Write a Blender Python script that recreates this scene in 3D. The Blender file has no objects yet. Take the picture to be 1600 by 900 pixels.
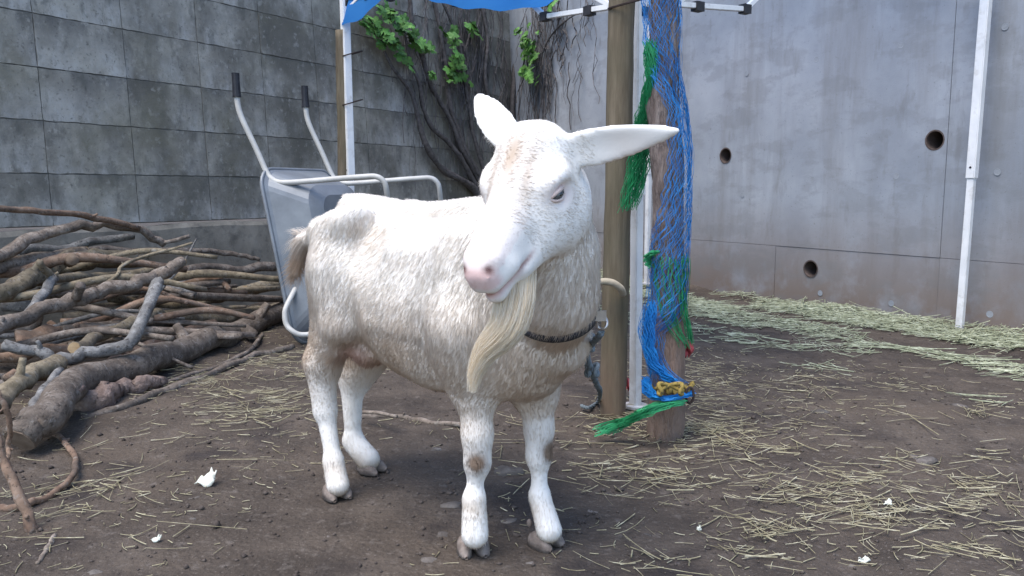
import bpy, bmesh, math, random
import numpy as np
from mathutils import Vector, Matrix
from mathutils.bvhtree import BVHTree

random.seed(7); RNG = np.random.default_rng(7)
scene = bpy.context.scene
COL = scene.collection

# ------------------------------------------------------------------ camera, sky, sun, exposure
CAM_H = 0.80; PITCH = math.radians(6.98); FPX = 1250.0
cam_d = bpy.data.cameras.new('camera'); cam = bpy.data.objects.new('camera', cam_d); COL.objects.link(cam)
cam.location = (0, 0, CAM_H); cam.rotation_euler = (math.pi/2 - PITCH, 0, 0)
cam_d.sensor_width = 36; cam_d.lens = FPX/1600*36; cam_d.clip_start = 0.05; cam_d.clip_end = 500
scene.camera = cam

SUN_EL, SUN_AZ = math.radians(64), math.radians(222)      # azimuth clockwise from +Y: from behind and left of the camera
world = bpy.data.worlds.new('World'); scene.world = world; world.use_nodes = True
wn = world.node_tree.nodes; wl = world.node_tree.links; wn.clear()
sky_t = wn.new('ShaderNodeTexSky'); sky_t.sky_type = 'NISHITA'; sky_t.sun_disc = False
sky_t.sun_elevation = SUN_EL; sky_t.sun_rotation = SUN_AZ; sky_t.air_density = 1.0; sky_t.dust_density = 1.0
bg = wn.new('ShaderNodeBackground'); bg.inputs['Strength'].default_value = 0.14
wo = wn.new('ShaderNodeOutputWorld'); wl.new(sky_t.outputs[0], bg.inputs[0]); wl.new(bg.outputs[0], wo.inputs[0])
sun_d = bpy.data.lights.new('sun', 'SUN'); sun_d.energy = 1.5; sun_d.angle = math.radians(40); sun_d.color = (1.0, 0.93, 0.84)
sun = bpy.data.objects.new('sun', sun_d); COL.objects.link(sun); sun.location = (-4, -4, 8)
sdir = Vector((math.sin(SUN_AZ)*math.cos(SUN_EL), math.cos(SUN_AZ)*math.cos(SUN_EL), math.sin(SUN_EL)))
sun.rotation_euler = sdir.to_track_quat('Z', 'Y').to_euler()
vs = scene.view_settings; vs.view_transform = 'Standard'; vs.look = 'None'; vs.gamma = 1.0; vs.exposure = 1.38
vs.use_curve_mapping = False
scene.cycles.use_denoising = True
scene.cycles.max_bounces = 14; scene.cycles.diffuse_bounces = 12; scene.cycles.transmission_bounces = 12; scene.cycles.transparent_max_bounces = 8

# ------------------------------------------------------------------ helpers
SP, CP = math.sin(PITCH), math.cos(PITCH)
def ray(u, v):
    x = (u-800)/FPX; y = (450-v)/FPX
    return Vector((x, CP + y*SP, y*CP - SP))
def at(u, v, Y):                       # the place seen at photo point (u, v), Y metres in front of the camera
    r = ray(u, v); t = Y/r.y
    return Vector((r.x*t, Y, CAM_H + r.z*t))
def on_ground(u, v, z=0.0):
    r = ray(u, v); t = (z-CAM_H)/r.z
    return Vector((r.x*t, r.y*t, z))

def vhash(ix, iy, seed):
    h = (ix.astype(np.int64)*374761393 + iy.astype(np.int64)*668265263 + seed*1442695041) & 0x7fffffff
    h = ((h ^ (h >> 13))*1274126177) & 0x7fffffff
    return ((h ^ (h >> 16)) & 0xffff)/65535.0
def vnoise(x, y, seed=0):
    x = np.asarray(x, float); y = np.asarray(y, float)
    ix = np.floor(x); iy = np.floor(y); fx = x-ix; fy = y-iy
    fx = fx*fx*(3-2*fx); fy = fy*fy*(3-2*fy)
    a = vhash(ix, iy, seed); b = vhash(ix+1, iy, seed); c = vhash(ix, iy+1, seed); d = vhash(ix+1, iy+1, seed)
    return (a*(1-fx)+b*fx)*(1-fy) + (c*(1-fx)+d*fx)*fy
def fbm(x, y, seed=0, o=4):
    s = 0; a = .5; f = 1
    for i in range(o):
        s = s + a*vnoise(np.asarray(x)*f, np.asarray(y)*f, seed+i*17); a *= .5; f *= 2
    return s

OFF = {}
def link(o, parent=None):
    COL.objects.link(o)
    if parent is not None: o.parent = parent
    return o
def np_mesh(name, V, F):
    V = np.asarray(V, np.float32); F = np.asarray(F, np.int32)
    m = bpy.data.meshes.new(name); n, k = F.shape
    m.vertices.add(len(V)); m.vertices.foreach_set('co', V.ravel())
    m.loops.add(n*k); m.loops.foreach_set('vertex_index', F.ravel())
    m.polygons.add(n); m.polygons.foreach_set('loop_start', np.arange(0, n*k, k, dtype=np.int32))
    m.update(calc_edges=True); return m
def obj(name, V, F, mat, parent=None, smooth=False, origin=None):
    """one mesh object; V in world metres"""
    off = OFF[parent.name] if parent is not None else (Vector(origin) if origin is not None else Vector((0, 0, 0)))
    o3 = np.array(off)
    if isinstance(F, np.ndarray):
        m = np_mesh(name, np.asarray(V)-o3, F)
    else:
        m = bpy.data.meshes.new(name); m.from_pydata([tuple(np.array(v)-o3) for v in V], [], F); m.update()
    if mat: m.materials.append(mat)
    if smooth: m.polygons.foreach_set('use_smooth', [True]*len(m.polygons))
    o = link(bpy.data.objects.new(name, m), parent)
    if parent is None: o.location = off
    OFF[o.name] = off
    return o
def tag(o, label=None, cat=None, group=None, kind=None):
    if label: o['label'] = label
    if cat: o['category'] = cat
    if group: o['group'] = group
    if kind: o['kind'] = kind
    return o
def thing(name, loc, label, cat, group=None):
    e = bpy.data.objects.new(name, None); e.empty_display_size = .1; link(e); e.location = loc; OFF[e.name] = Vector(loc)
    return tag(e, label, cat, group)

class MB:
    def __init__(s): s.V = []; s.F = []
    def add(s, V, F):
        n = len(s.V); s.V += [tuple(v) for v in V]; s.F += [tuple(i+n for i in f) for f in F]; return s
    def build(s, name, mat, parent=None, smooth=False, origin=None): return obj(name, s.V, s.F, mat, parent, smooth, origin)

def catmull(pts, n):
    pts = [np.array(p, float) for p in pts]
    if len(pts) == 2: return [pts[0]+(pts[1]-pts[0])*i/n for i in range(n+1)]
    P = [2*pts[0]-pts[1]] + pts + [2*pts[-1]-pts[-2]]; out = []
    for i in range(1, len(P)-2):
        for j in range(n):
            t = j/n; a, b, c, d = P[i-1], P[i], P[i+1], P[i+2]
            out.append(.5*((2*b)+(-a+c)*t+(2*a-5*b+4*c-d)*t*t+(-a+3*b-3*c+d)*t**3))
    out.append(pts[-1]); return out
def frames(pts):
    P = [Vector(p) for p in pts]; T = []
    for i in range(len(P)):
        t = P[min(i+1, len(P)-1)]-P[max(i-1, 0)]; T.append(t.normalized() if t.length > 1e-9 else Vector((0, 0, 1)))
    n = T[0].orthogonal().normalized(); out = []
    for i in range(len(P)):
        n = (n - T[i]*n.dot(T[i]))
        n = n.normalized() if n.length > 1e-6 else T[i].orthogonal().normalized()
        out.append((P[i], T[i], n, T[i].cross(n)))
    return out
def tube(pts, radii, seg=8, rough=0, cap=True, flat=1.0, seed=0):
    fr = frames(pts); N = len(fr); V = []; F = []
    if not hasattr(radii, '__len__'): radii = [radii]*N
    radii = np.interp(np.linspace(0, 1, N), np.linspace(0, 1, len(radii)), radii)
    for i, (p, t, n, b) in enumerate(fr):
        for j in range(seg):
            a = 2*math.pi*j/seg; r = radii[i]
            if rough: r *= 1 + rough*(float(vnoise(j*1.3+seed*7.1, i*.55, seed))-.5)*2
            V.append(p + n*(math.cos(a)*r) + b*(math.sin(a)*r*flat))
    for i in range(N-1):
        for j in range(seg):
            k = (j+1) % seg; F.append((i*seg+j, i*seg+k, (i+1)*seg+k, (i+1)*seg+j))
    if cap:
        F.append(tuple(range(seg-1, -1, -1))); F.append(tuple((N-1)*seg+j for j in range(seg)))
    return V, F
def boxpts(c, ax, ay, az):             # centre and three half-axis vectors
    c, ax, ay, az = Vector(c), Vector(ax), Vector(ay), Vector(az)
    V = [c+ax*sx+ay*sy+az*sz for sx in (-1, 1) for sy in (-1, 1) for sz in (-1, 1)]
    F = [(0, 1, 3, 2), (4, 6, 7, 5), (0, 4, 5, 1), (2, 3, 7, 6), (0, 2, 6, 4), (1, 5, 7, 3)]
    return V, F

# ------------------------------------------------------------------ materials
def mat(name, cols, scale=8, rough=.8, bump=.2, bscale=None, coord='pos', stretch=(1, 1, 1), detail=6, dist=.004, metal=0, rnd=0, spec=.3):
    m = bpy.data.materials.new(name); m.use_nodes = True; nt = m.node_tree; N = nt.nodes; L = nt.links
    b = N['Principled BSDF']; b.inputs['Roughness'].default_value = rough; b.inputs['Metallic'].default_value = metal
    b.inputs['Specular IOR Level'].default_value = spec
    if coord == 'pos':
        g = N.new('ShaderNodeNewGeometry'); src = g.outputs['Position']
    else:
        g = N.new('ShaderNodeTexCoord'); src = g.outputs['Object']
    mp = N.new('ShaderNodeMapping'); mp.inputs['Scale'].default_value = stretch; L.new(src, mp.inputs[0])
    if rnd:
        oi = N.new('ShaderNodeObjectInfo'); va = N.new('ShaderNodeVectorMath'); va.operation = 'MULTIPLY_ADD'
        L.new(oi.outputs['Random'], va.inputs[0]); va.inputs[1].default_value = (13, 29, 41); L.new(mp.outputs[0], va.inputs[2]); vec = va.outputs[0]
    else: vec = mp.outputs[0]
    nz = N.new('ShaderNodeTexNoise'); nz.inputs['Scale'].default_value = scale; nz.inputs['Detail'].default_value = detail
    nz.inputs['Roughness'].default_value = .62; L.new(vec, nz.inputs['Vector'])
    rp = N.new('ShaderNodeValToRGB'); L.new(nz.outputs['Fac'], rp.inputs[0])
    el = rp.color_ramp.elements
    while len(el) < len(cols): el.new(.5)
    for e, (p, c) in zip(el, cols): e.position = p; e.color = (*c, 1)
    outc = rp.outputs[0]
    if rnd:
        hs = N.new('ShaderNodeHueSaturation'); mr = N.new('ShaderNodeMapRange'); L.new(oi.outputs['Random'], mr.inputs[0])
        mr.inputs[3].default_value = 1-rnd; mr.inputs[4].default_value = 1+rnd; L.new(mr.outputs[0], hs.inputs['Value']); L.new(outc, hs.inputs['Color']); outc = hs.outputs[0]
    L.new(outc, b.inputs['Base Color'])
    if bump:
        n2 = N.new('ShaderNodeTexNoise'); n2.inputs['Scale'].default_value = bscale or scale*5; n2.inputs['Detail'].default_value = 6; L.new(vec, n2.inputs['Vector'])
        bp = N.new('ShaderNodeBump'); bp.inputs['Strength'].default_value = bump; bp.inputs['Distance'].default_value = dist
        L.new(n2.outputs['Fac'], bp.inputs['Height']); L.new(bp.outputs[0], b.inputs['Normal'])
    return m
def mixin(m, fac_fn, color, amount=1.0):
    """mix another colour over a material's base colour; fac_fn(nodes, links) returns the mask socket"""
    nt = m.node_tree; N = nt.nodes; L = nt.links; b = N['Principled BSDF']
    cur = b.inputs['Base Color'].links[0].from_socket
    mx = N.new('ShaderNodeMix'); mx.data_type = 'RGBA'
    mu = N.new('ShaderNodeMath'); mu.operation = 'MULTIPLY'; mu.inputs[1].default_value = amount; mu.use_clamp = True
    L.new(fac_fn(N, L), mu.inputs[0]); L.new(mu.outputs[0], mx.inputs[0]); L.new(cur, mx.inputs[6]); mx.inputs[7].default_value = (*color, 1)
    L.new(mx.outputs[2], b.inputs['Base Color'])
def noise_mask(scale, lo, hi, stretch=(1, 1, 1), off=(0, 0, 0), zlo=None, zhi=None, local=False):
    def f(N, L):
        if local: g = N.new('ShaderNodeTexCoord'); src = g.outputs['Object']
        else: g = N.new('ShaderNodeNewGeometry'); src = g.outputs['Position']
        gw = N.new('ShaderNodeNewGeometry')
        mp = N.new('ShaderNodeMapping'); mp.inputs['Scale'].default_value = stretch; mp.inputs['Location'].default_value = off
        L.new(gw.outputs['Position'], mp.inputs[0])
        nz = N.new('ShaderNodeTexNoise'); nz.inputs['Scale'].default_value = scale; nz.inputs['Detail'].default_value = 7; nz.inputs['Roughness'].default_value = .65
        L.new(mp.outputs[0], nz.inputs['Vector'])
        mr = N.new('ShaderNodeMapRange'); mr.inputs[1].default_value = lo; mr.inputs[2].default_value = hi; L.new(nz.outputs['Fac'], mr.inputs[0])
        out = mr.outputs[0]
        if zlo is not None:
            sx = N.new('ShaderNodeSeparateXYZ'); L.new(src, sx.inputs[0])
            mz = N.new('ShaderNodeMapRange'); mz.inputs[1].default_value = zlo; mz.inputs[2].default_value = zhi; L.new(sx.outputs[2], mz.inputs[0])
            mu = N.new('ShaderNodeMath'); mu.operation = 'MULTIPLY'; L.new(out, mu.inputs[0]); L.new(mz.outputs[0], mu.inputs[1]); out = mu.outputs[0]
        return out
    return f

soil = mat('dark_soil', [(.25, (.037, .029, .0235)), (.5, (.066, .052, .042)), (.75, (.11, .088, .071))], 5, .95, .9, 70, dist=.012)
mixin(soil, noise_mask(1.1, .48, .7), (.115, .088, .066), .7)
mixin(soil, noise_mask(26, .56, .70), (.16, .137, .12), .6)
mixin(soil, noise_mask(130, .58, .66), (.19, .165, .145), .55)
mixin(soil, noise_mask(3.2, .54, .66, off=(2, 7, 1)), (.026, .021, .021), .7)
mixin(soil, noise_mask(60, .64, .74), (.022, .017, .016), .8)
block_m = mat('weathered_block', [(.3, (.17, .16, .137)), (.5, (.275, .262, .23)), (.72, (.42, .405, .36))], 3.6, .92, .3, 110, rnd=.12)
mixin(block_m, noise_mask(7, .42, .62, (1, 1, .35), zlo=.08, zhi=-.13, local=True), (.42, .42, .41), .8)
mixin(block_m, noise_mask(5, .42, .62, (1, 1, .5), off=(5, 2, 1), zlo=-.05, zhi=.13, local=True), (.085, .085, .083), .75)
mixin(block_m, noise_mask(45, .57, .68), (.06, .058, .052), .6)
mixin(block_m, noise_mask(1.5, .46, .62, (1, 1, .8), off=(7, 3, 6)), (.105, .10, .084), .8)
mixin(block_m, noise_mask(12, .52, .64, (1, 1, .5), off=(1, 8, 3)), (.10, .10, .09), .55)
mixin(block_m, noise_mask(20, .56, .66, off=(4, 4, 9)), (.40, .39, .36), .4)
mixin(block_m, noise_mask(.8, .52, .66, off=(3, 9, 4)), (.185, .175, .12), .5)
mortar_m = mat('old_mortar', [(.3, (.075, .073, .068)), (.7, (.155, .152, .142))], 14, .95, .5)
foot_m = mat('footing_concrete', [(.3, (.15, .138, .115)), (.55, (.235, .215, .18)), (.75, (.31, .29, .25))], 3.5, .92, .6, 80)
mixin(foot_m, noise_mask(9, .5, .65), (.09, .085, .075), .7)
conc_m = mat('cast_concrete', [(.3, (.235, .258, .295)), (.5, (.30, .325, .365)), (.7, (.365, .39, .43))], 1.6, .75, .18, 120)
mixin(conc_m, noise_mask(3.0, .5, .68, (1, 1, .12)), (.19, .19, .195), .65)
mixin(conc_m, noise_mask(9, .56, .68, (1, 1, .3)), (.17, .17, .172), .45)
mixin(conc_m, noise_mask(70, .62, .7), (.12, .12, .12), .6)
mixin(conc_m, noise_mask(4, .12, .50, zlo=.75, zhi=.10), (.185, .145, .122), .95)
mixin(conc_m, noise_mask(3, .50, .58, (1, 1, 2.2), off=(1, 4, 2)), (.17, .175, .18), .28)
plug_m = mat('tie_plug_mortar', [(.3, (.23, .25, .275)), (.7, (.30, .32, .35))], 20, .9, .3)
pipe_m = mat('weep_pipe', [(.3, (.06, .045, .04)), (.7, (.12, .09, .08))], 12, .8, .2)
bark_m = mat('bark', [(.28, (.085, .066, .053)), (.5, (.175, .142, .117)), (.72, (.29, .25, .215))], 22, .9, .8, 90, rnd=.25, dist=.006)
bark_red = mat('red_brown_bark', [(.28, (.10, .060, .042)), (.5, (.18, .12, .085)), (.72, (.25, .18, .135))], 20, .9, .6, 90, rnd=.2, dist=.004)
bark_silver = mat('silver_grey_bark', [(.28, (.085, .082, .08)), (.5, (.155, .152, .148)), (.75, (.28, .275, .27))], 26, .85, .9, 90, rnd=.15)
bark_olive = mat('olive_tan_bark', [(.28, (.105, .085, .055)), (.5, (.19, .155, .105)), (.75, (.29, .245, .175))], 24, .9, .6, 90, rnd=.2)
rot_m = mat('rotten_wood', [(.28, (.08, .055, .045)), (.5, (.19, .14, .12)), (.75, (.30, .24, .21))], 25, .95, 1, 80, dist=.01)
for bm_ in (bark_m, bark_red, bark_olive, bark_silver):
    mixin(bm_, noise_mask(38, .56, .66), (.32, .30, .275), .5)
    mixin(bm_, noise_mask(70, .55, .64, off=(3, 1, 7)), (.035, .027, .022), .75)
    mixin(bm_, noise_mask(6, .52, .62, off=(9, 4, 2)), (.07, .058, .05), .6)
cut_m = mat('cut_wood', [(.3, (.24, .165, .09)), (.7, (.38, .28, .165))], 25, .85, .4)
cutdark_m = mat('old_cut_wood', [(.3, (.12, .085, .06)), (.7, (.21, .16, .12))], 25, .9, .6)
post_m = mat('treated_post', [(.3, (.078, .062, .042)), (.5, (.13, .105, .073)), (.72, (.19, .158, .115))], 9, .85, .5, 60, stretch=(5, 5, .5))
mixin(post_m, noise_mask(3, .45, .65), (.11, .10, .065), .6)
mixin(post_m, noise_mask(5, .3, .6, zlo=.3, zhi=.02), (.15, .10, .075), .8)
log_m = mat('log_bark', [(.28, (.075, .055, .048)), (.5, (.16, .125, .112)), (.72, (.27, .225, .205))], 10, .92, 1, 40, stretch=(5, 5, .8), dist=.012)
mixin(log_m, noise_mask(5, .3, .6, zlo=.45, zhi=.3), (.27, .185, .14), .85)
white_m = mat('white_paint', [(.3, (.66, .67, .68)), (.7, (.80, .80, .80))], 8, .45, .05)
mixin(white_m, noise_mask(14, .55, .7), (.42, .39, .35), .5)
mixin(white_m, noise_mask(9, .35, .6, zlo=.3, zhi=.0), (.33, .27, .22), .7)
steel_m = mat('cream_tube_paint', [(.3, (.42, .41, .385)), (.7, (.55, .54, .51))], 12, .45, .08)
tray_m = mat('galvanised_tray', [(.3, (.15, .165, .18)), (.5, (.20, .215, .235)), (.7, (.25, .27, .29))], 5, .5, .06, metal=.35)
grip_m = mat('black_rubber', [(.3, (.012, .013, .018)), (.7, (.03, .032, .04))], 30, .5, .1)
joint_m = mat('black_plastic_joint', [(.3, (.015, .016, .02)), (.7, (.035, .035, .04))], 30, .5, .1)
wire_m = mat('rusty_wire', [(.3, (.03, .022, .02)), (.7, (.07, .05, .045))], 40, .7, .1, metal=.4)
straw_m = mat('straw', [(.3, (.15, .125, .075)), (.5, (.32, .285, .18)), (.7, (.58, .54, .40))], 22, .8, 0)
hay_m = mat('green_hay', [(.3, (.14, .15, .09)), (.5, (.32, .34, .225)), (.7, (.60, .62, .47))], 24, .8, 0)
stone_m = mat('field_stone', [(.3, (.075, .064, .058)), (.5, (.12, .105, .095)), (.7, (.17, .152, .138))], 30, .95, .9, rnd=.3)
crumb_m = mat('soil_crumb', [(.3, (.035, .027, .024)), (.7, (.12, .098, .085))], 30, .95, .3)
scrap_m = mat('white_scrap', [(.3, (.55, .56, .47)), (.7, (.80, .80, .72))], 50, .7, .3)
bluenet_m = mat('blue_net', [(.3, (.006, .11, .36)), (.7, (.016, .22, .56))], 14, .55, 0)
greennet_m = mat('green_net', [(.3, (.012, .19, .07)), (.7, (.045, .36, .15))], 14, .55, 0)
rope_m = mat('grey_blue_rope', [(.3, (.08, .10, .115)), (.7, (.19, .225, .245))], 60, .9, .4)
yrope_m = mat('yellow_rope', [(.3, (.14, .095, .02)), (.5, (.30, .22, .06)), (.65, (.06, .05, .025))], 90, .8, .3)
leaf_m = mat('ivy_leaf', [(.3, (.045, .13, .022)), (.55, (.09, .21, .045)), (.75, (.16, .29, .08))], 9, .5, .1, rnd=.4)
vine_m = mat('vine_bark', [(.3, (.055, .048, .047)), (.7, (.15, .135, .13))], 30, .95, .8, dist=.006)
collar_m = mat('dark_collar', [(.3, (.02, .022, .028)), (.7, (.05, .05, .06))], 40, .7, .2)
metal_m = mat('steel_ring', [(.3, (.35, .33, .32)), (.7, (.55, .54, .53))], 40, .3, .05, metal=.9)
red_m = mat('faded_red_cloth', [(.3, (.30, .05, .06)), (.7, (.45, .12, .13))], 20, .9, .3)
# translucent tarp
tarp_m = bpy.data.materials.new('blue_tarp'); tarp_m.use_nodes = True
tn = tarp_m.node_tree.nodes; tl = tarp_m.node_tree.links; tn.remove(tn['Principled BSDF'])
d1 = tn.new('ShaderNodeBsdfDiffuse'); d2 = tn.new('ShaderNodeBsdfTranslucent'); mx = tn.new('ShaderNodeMixShader'); mx.inputs[0].default_value = .62
tz = tn.new('ShaderNodeTexNoise'); tz.inputs['Scale'].default_value = 6; tr = tn.new('ShaderNodeValToRGB')
tr.color_ramp.elements[0].color = (.03, .18, .55, 1); tr.color_ramp.elements[1].color = (.08, .32, .72, 1); tl.new(tz.outputs['Fac'], tr.inputs[0])
tl.new(tr.outputs[0], d1.inputs[0]); tl.new(tr.outputs[0], d2.inputs[0]); tl.new(d1.outputs[0], mx.inputs[1]); tl.new(d2.outputs[0], mx.inputs[2])
tl.new(mx.outputs[0], tn['Material Output'].inputs[0])

# ------------------------------------------------------------------ ground
LW0 = Vector((-2.72, 4.25, 0)); LDIR = Vector((.539, .842, 0)).normalized(); LNOR = Vector((.842, -.539, 0)).normalized()
RW0 = Vector((2.53, 4.46, 0)); RDIR = Vector((-.512, .859, 0)).normalized(); RNOR = Vector((-.859, -.512, 0)).normalized()
# corner: LW0 + s LDIR = RW0 + t RDIR
_A = np.array([[LDIR.x, -RDIR.x], [LDIR.y, -RDIR.y]]); _s, _t = np.linalg.solve(_A, [RW0.x-LW0.x, RW0.y-LW0.y])
CORNER = LW0 + LDIR*_s
def rwall_dist(x, y): return (np.asarray(x)-RW0.x)*RNOR.x + (np.asarray(y)-RW0.y)*RNOR.y
def lwall_dist(x, y): return (np.asarray(x)-LW0.x)*LNOR.x + (np.asarray(y)-LW0.y)*LNOR.y
def gz(x, y):
    x = np.asarray(x, float); y = np.asarray(y, float)
    z = (fbm(x*2.2, y*2.2, 3, 3)-.44)*.05 + (fbm(x*11, y*11, 9, 3)-.44)*.022
    near = np.exp(-(((x+.2)/.55)**2+((y-1.9)/.5)**2)); z = z*(1-.75*near)
    z = z + .05*np.exp(-np.clip(rwall_dist(x, y), 0, None)/.45)*(.5+vnoise(x*2, y*2, 31))
    r = np.sqrt(x*x+(y-4)**2); return z*np.clip((14-r)/6, 0, 1)
fx = np.arange(-3.3, 3.7, .03); fy = np.arange(.7, 8.8, .03)
xs = np.concatenate([[-80, -40, -20, -12, -8, -5, -4], fx, [4.2, 5, 8, 12, 20, 40, 80]])
ys = np.concatenate([[-80, -40, -20, -10, -5, -2, -.5, .2], fy, [9.5, 11, 14, 20, 40, 80]])
GX, GY = np.meshgrid(xs, ys); GZ = gz(GX, GY); nx, ny = len(xs), len(ys)
I = np.arange(nx*ny).reshape(ny, nx)
Fg = np.stack([I[:-1, :-1], I[:-1, 1:], I[1:, 1:], I[1:, :-1]], -1).reshape(-1, 4)
g = obj('ground', np.stack([GX, GY, GZ], -1).reshape(-1, 3), Fg, soil, smooth=True); tag(g, kind='structure')

# ------------------------------------------------------------------ left wall of concrete blocks
LEAN = math.radians(3.4)
WUP = (Vector((0, 0, 1))*math.cos(LEAN) - LNOR*math.sin(LEAN)); WN = (LNOR*math.cos(LEAN)+Vector((0, 0, 1))*math.sin(LEAN))
def lw(s, z, d=0.0): return LW0 + LDIR*s + WUP*z + WN*d         # wall coordinates
def hit_left(u, v, d=0.0):
    r = ray(u, v); o = Vector((0, 0, CAM_H)); p = lw(0, 0, d); t = (p-o).dot(WN)/r.dot(WN); return o+r*t
def hit_right(u, v, d=0.0):
    r = ray(u, v); o = Vector((0, 0, CAM_H)); p = RW0+RNOR*d; t = (p-o).dot(RNOR)/r.dot(RNOR); return o+r*t
wall = thing('block_wall', lw(2.0, 0), 'grey weathered concrete block wall with stacked joints behind the branch pile', 'wall')
BL, BH, BT, Z0 = .525, .293, .16, .60
S0, S1 = -3.1, _s+.6
ncol = int((S1-S0)/BL)+1
V, F = boxpts(lw((S0+S1)/2, 1.9, -.075), LDIR*((S1-S0)/2), WUP*1.30, WN*.0695); obj('mortar_core', V, F, mortar_m, wall)
rot = Matrix((LDIR, WN, WUP)).transposed().to_4x4()
def block_mesh(seed):
    nxq, nzq = 26, 12; V = []; F = []
    for k in range(nzq+1):
        for i in range(nxq+1):
            a = i/nxq*2-1; c = k/nzq*2-1
            ed = min(1-abs(a), (1-abs(c))*.6); d = 0
            d += (float(vnoise(a*6+seed*9, c*4, seed))-.5)*.0016
            jx = (float(vnoise(c*5+seed, 3.3, seed+5))-.5)*.008 if abs(a) == 1 else 0
            jz = (float(vnoise(a*8+seed, 7.7, seed+9))-.5)*.010 if abs(c) == 1 else 0
            V.append((a*(BL/2-.0025)+jx*.6, d, c*(BH/2-.003)+jz*.7))
    W = nxq+1
    for k in range(nzq):
        for i in range(nxq): F.append((k*W+i, k*W+i+1, (k+1)*W+i+1, (k+1)*W+i))
    ring = [i for i in range(W)] + [k*W+nxq for k in range(1, nzq+1)] + [nzq*W+i for i in range(nxq-1, -1, -1)] + [k*W for k in range(nzq-1, 0, -1)]
    base = len(V)
    for r in ring: V.append((V[r][0], -.06, V[r][2]))
    n = len(ring)
    for q in range(n): F.append((ring[(q+1) % n], ring[q], base+q, base+(q+1) % n))
    m = bpy.data.meshes.new('block'); m.from_pydata(V, [], F); m.update(); m.materials.append(block_m); return m
bms = [block_mesh(i) for i in range(6)]
gl = hit_left(50, 20); scol = (gl-lw(0, 0)).dot(LDIR)           # a vertical joint stands here
first = scol - math.ceil((scol-S0)/BL)*BL
k = 0
for r in range(9):
    s = first
    while s < S1-.1:
        o = bpy.data.objects.new('block', bms[random.randrange(6)]); link(o, wall)
        c = lw(s+BL/2, Z0+BH*(r+.5), random.uniform(-.002, .002)) - OFF[wall.name]
        o.matrix_local = Matrix.Translation(c) @ rot
        s += BL
# footing under the blocks with the open crack on top
mb = MB(); n = 70; top = []; V = []; F = []
for i in range(n+1):
    s = S0+(S1-S0)*i/n; zt = Z0-.018+(float(vnoise(i*.7, 2, 4))-.5)*.022
    for (z, d) in ((-.15, -.10), (-.15, .035), (.25, .033+.004*random.random()), (zt-.03, .03+.006*random.random()), (zt, .016), (zt, -.10)): V.append(lw(s, z, d))
for i in range(n):
    for j in range(5): F.append((i*6+j, (i+1)*6+j, (i+1)*6+j+1, i*6+j+1))
fo = obj('footing', V, F, foot_m, wall); 

# ------------------------------------------------------------------ right wall of cast concrete
rwall = thing('concrete_wall', RW0, 'smooth cast concrete retaining wall with round weep holes', 'wall')
R1 = (hit_right(1220, 200)-RW0).dot(RDIR); R2 = (hit_right(1482, 200)-RW0).dot(RDIR); SEAM = hit_right(1240, 386).z
def rw(s, z, d=0.0): return RW0 + RDIR*s + Vector((0, 0, z)) + RNOR*d
holes = []
for (u, v, rp) in ((1134, 243, 8.5), (1461, 219, 12.5), (1267, 420, 10.5)):
    p = hit_right(u, v); holes.append(((p-RW0).dot(RDIR), p.z, .055))
bay = abs(R1-R2)
cuts = [R2-2*bay, R2-bay, R2, R1, R1+bay, _t+.35]
lifts = [-.2, SEAM, 3.3]
G = .0013
for i in range(len(cuts)-1):
    for j in range(2):
        s0, s1 = cuts[i]+G, cuts[i+1]-G; z0, z1 = lifts[j]+(G if j else 0), lifts[j+1]-(G if not j else 0)
        bm = bmesh.new()
        outer = [bm.verts.new((s, 0, z)) for s, z in ((s0, z0), (s1, z0), (s1, z1), (s0, z1))]
        es = [bm.edges.new((outer[q], outer[(q+1) % 4])) for q in range(4)]
        for (hs, hz, hr) in holes:
            if s0 < hs-hr and hs+hr < s1 and z0 < hz-hr and hz+hr < z1:
                c = [bm.verts.new((hs+hr*math.cos(a*math.pi/14), 0, hz+hr*math.sin(a*math.pi/14))) for a in range(28)]
                es += [bm.edges.new((c[q], c[(q+1) % 28])) for q in range(28)]
        bmesh.ops.triangle_fill(bm, edges=es, use_beauty=True)
        bm.verts.index_update()
        V = [rw(v.co.x, v.co.z, (.003 if (i+j) % 2 else 0.0)) for v in bm.verts]; F = [[v.index for v in f.verts] for f in bm.faces]
        # edge returns
        n0 = len(V); q4 = [(s0, z0), (s1, z0), (s1, z1), (s0, z1)]
        V += [rw(a, b, -.25) for a, b in q4]
        for q in range(4): F.append((q, (q+1) % 4, n0+(q+1) % 4, n0+q))
        bm.free(); obj('panel', V, F, conc_m, rwall)
V, F = boxpts(rw((cuts[0]+_t)/2, 1.5, -.30), RDIR*((_t-cuts[0])/2), Vector((0, 0, 1.8)), RNOR*.04); obj('backing', V, F, mortar_m, rwall)
for (hs, hz, hr) in holes:
    mb = MB(); n = 28; V = []; F = []
    for d, rr in ((.004, hr+.004), (.004, hr-.004), (-.24, hr-.004)):
        V += [rw(hs+rr*math.cos(a*2*math.pi/n), hz+rr*math.sin(a*2*math.pi/n), d) for a in range(n)]
    for a in range(n):
        b_ = (a+1) % n; F += [(a, b_, n+b_, n+a), (n+a, n+b_, 2*n+b_, 2*n+a)]
    F.append(tuple(range(2*n, 3*n))); obj('weep_pipe', V, F, pipe_m, rwall, smooth=False)
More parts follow.
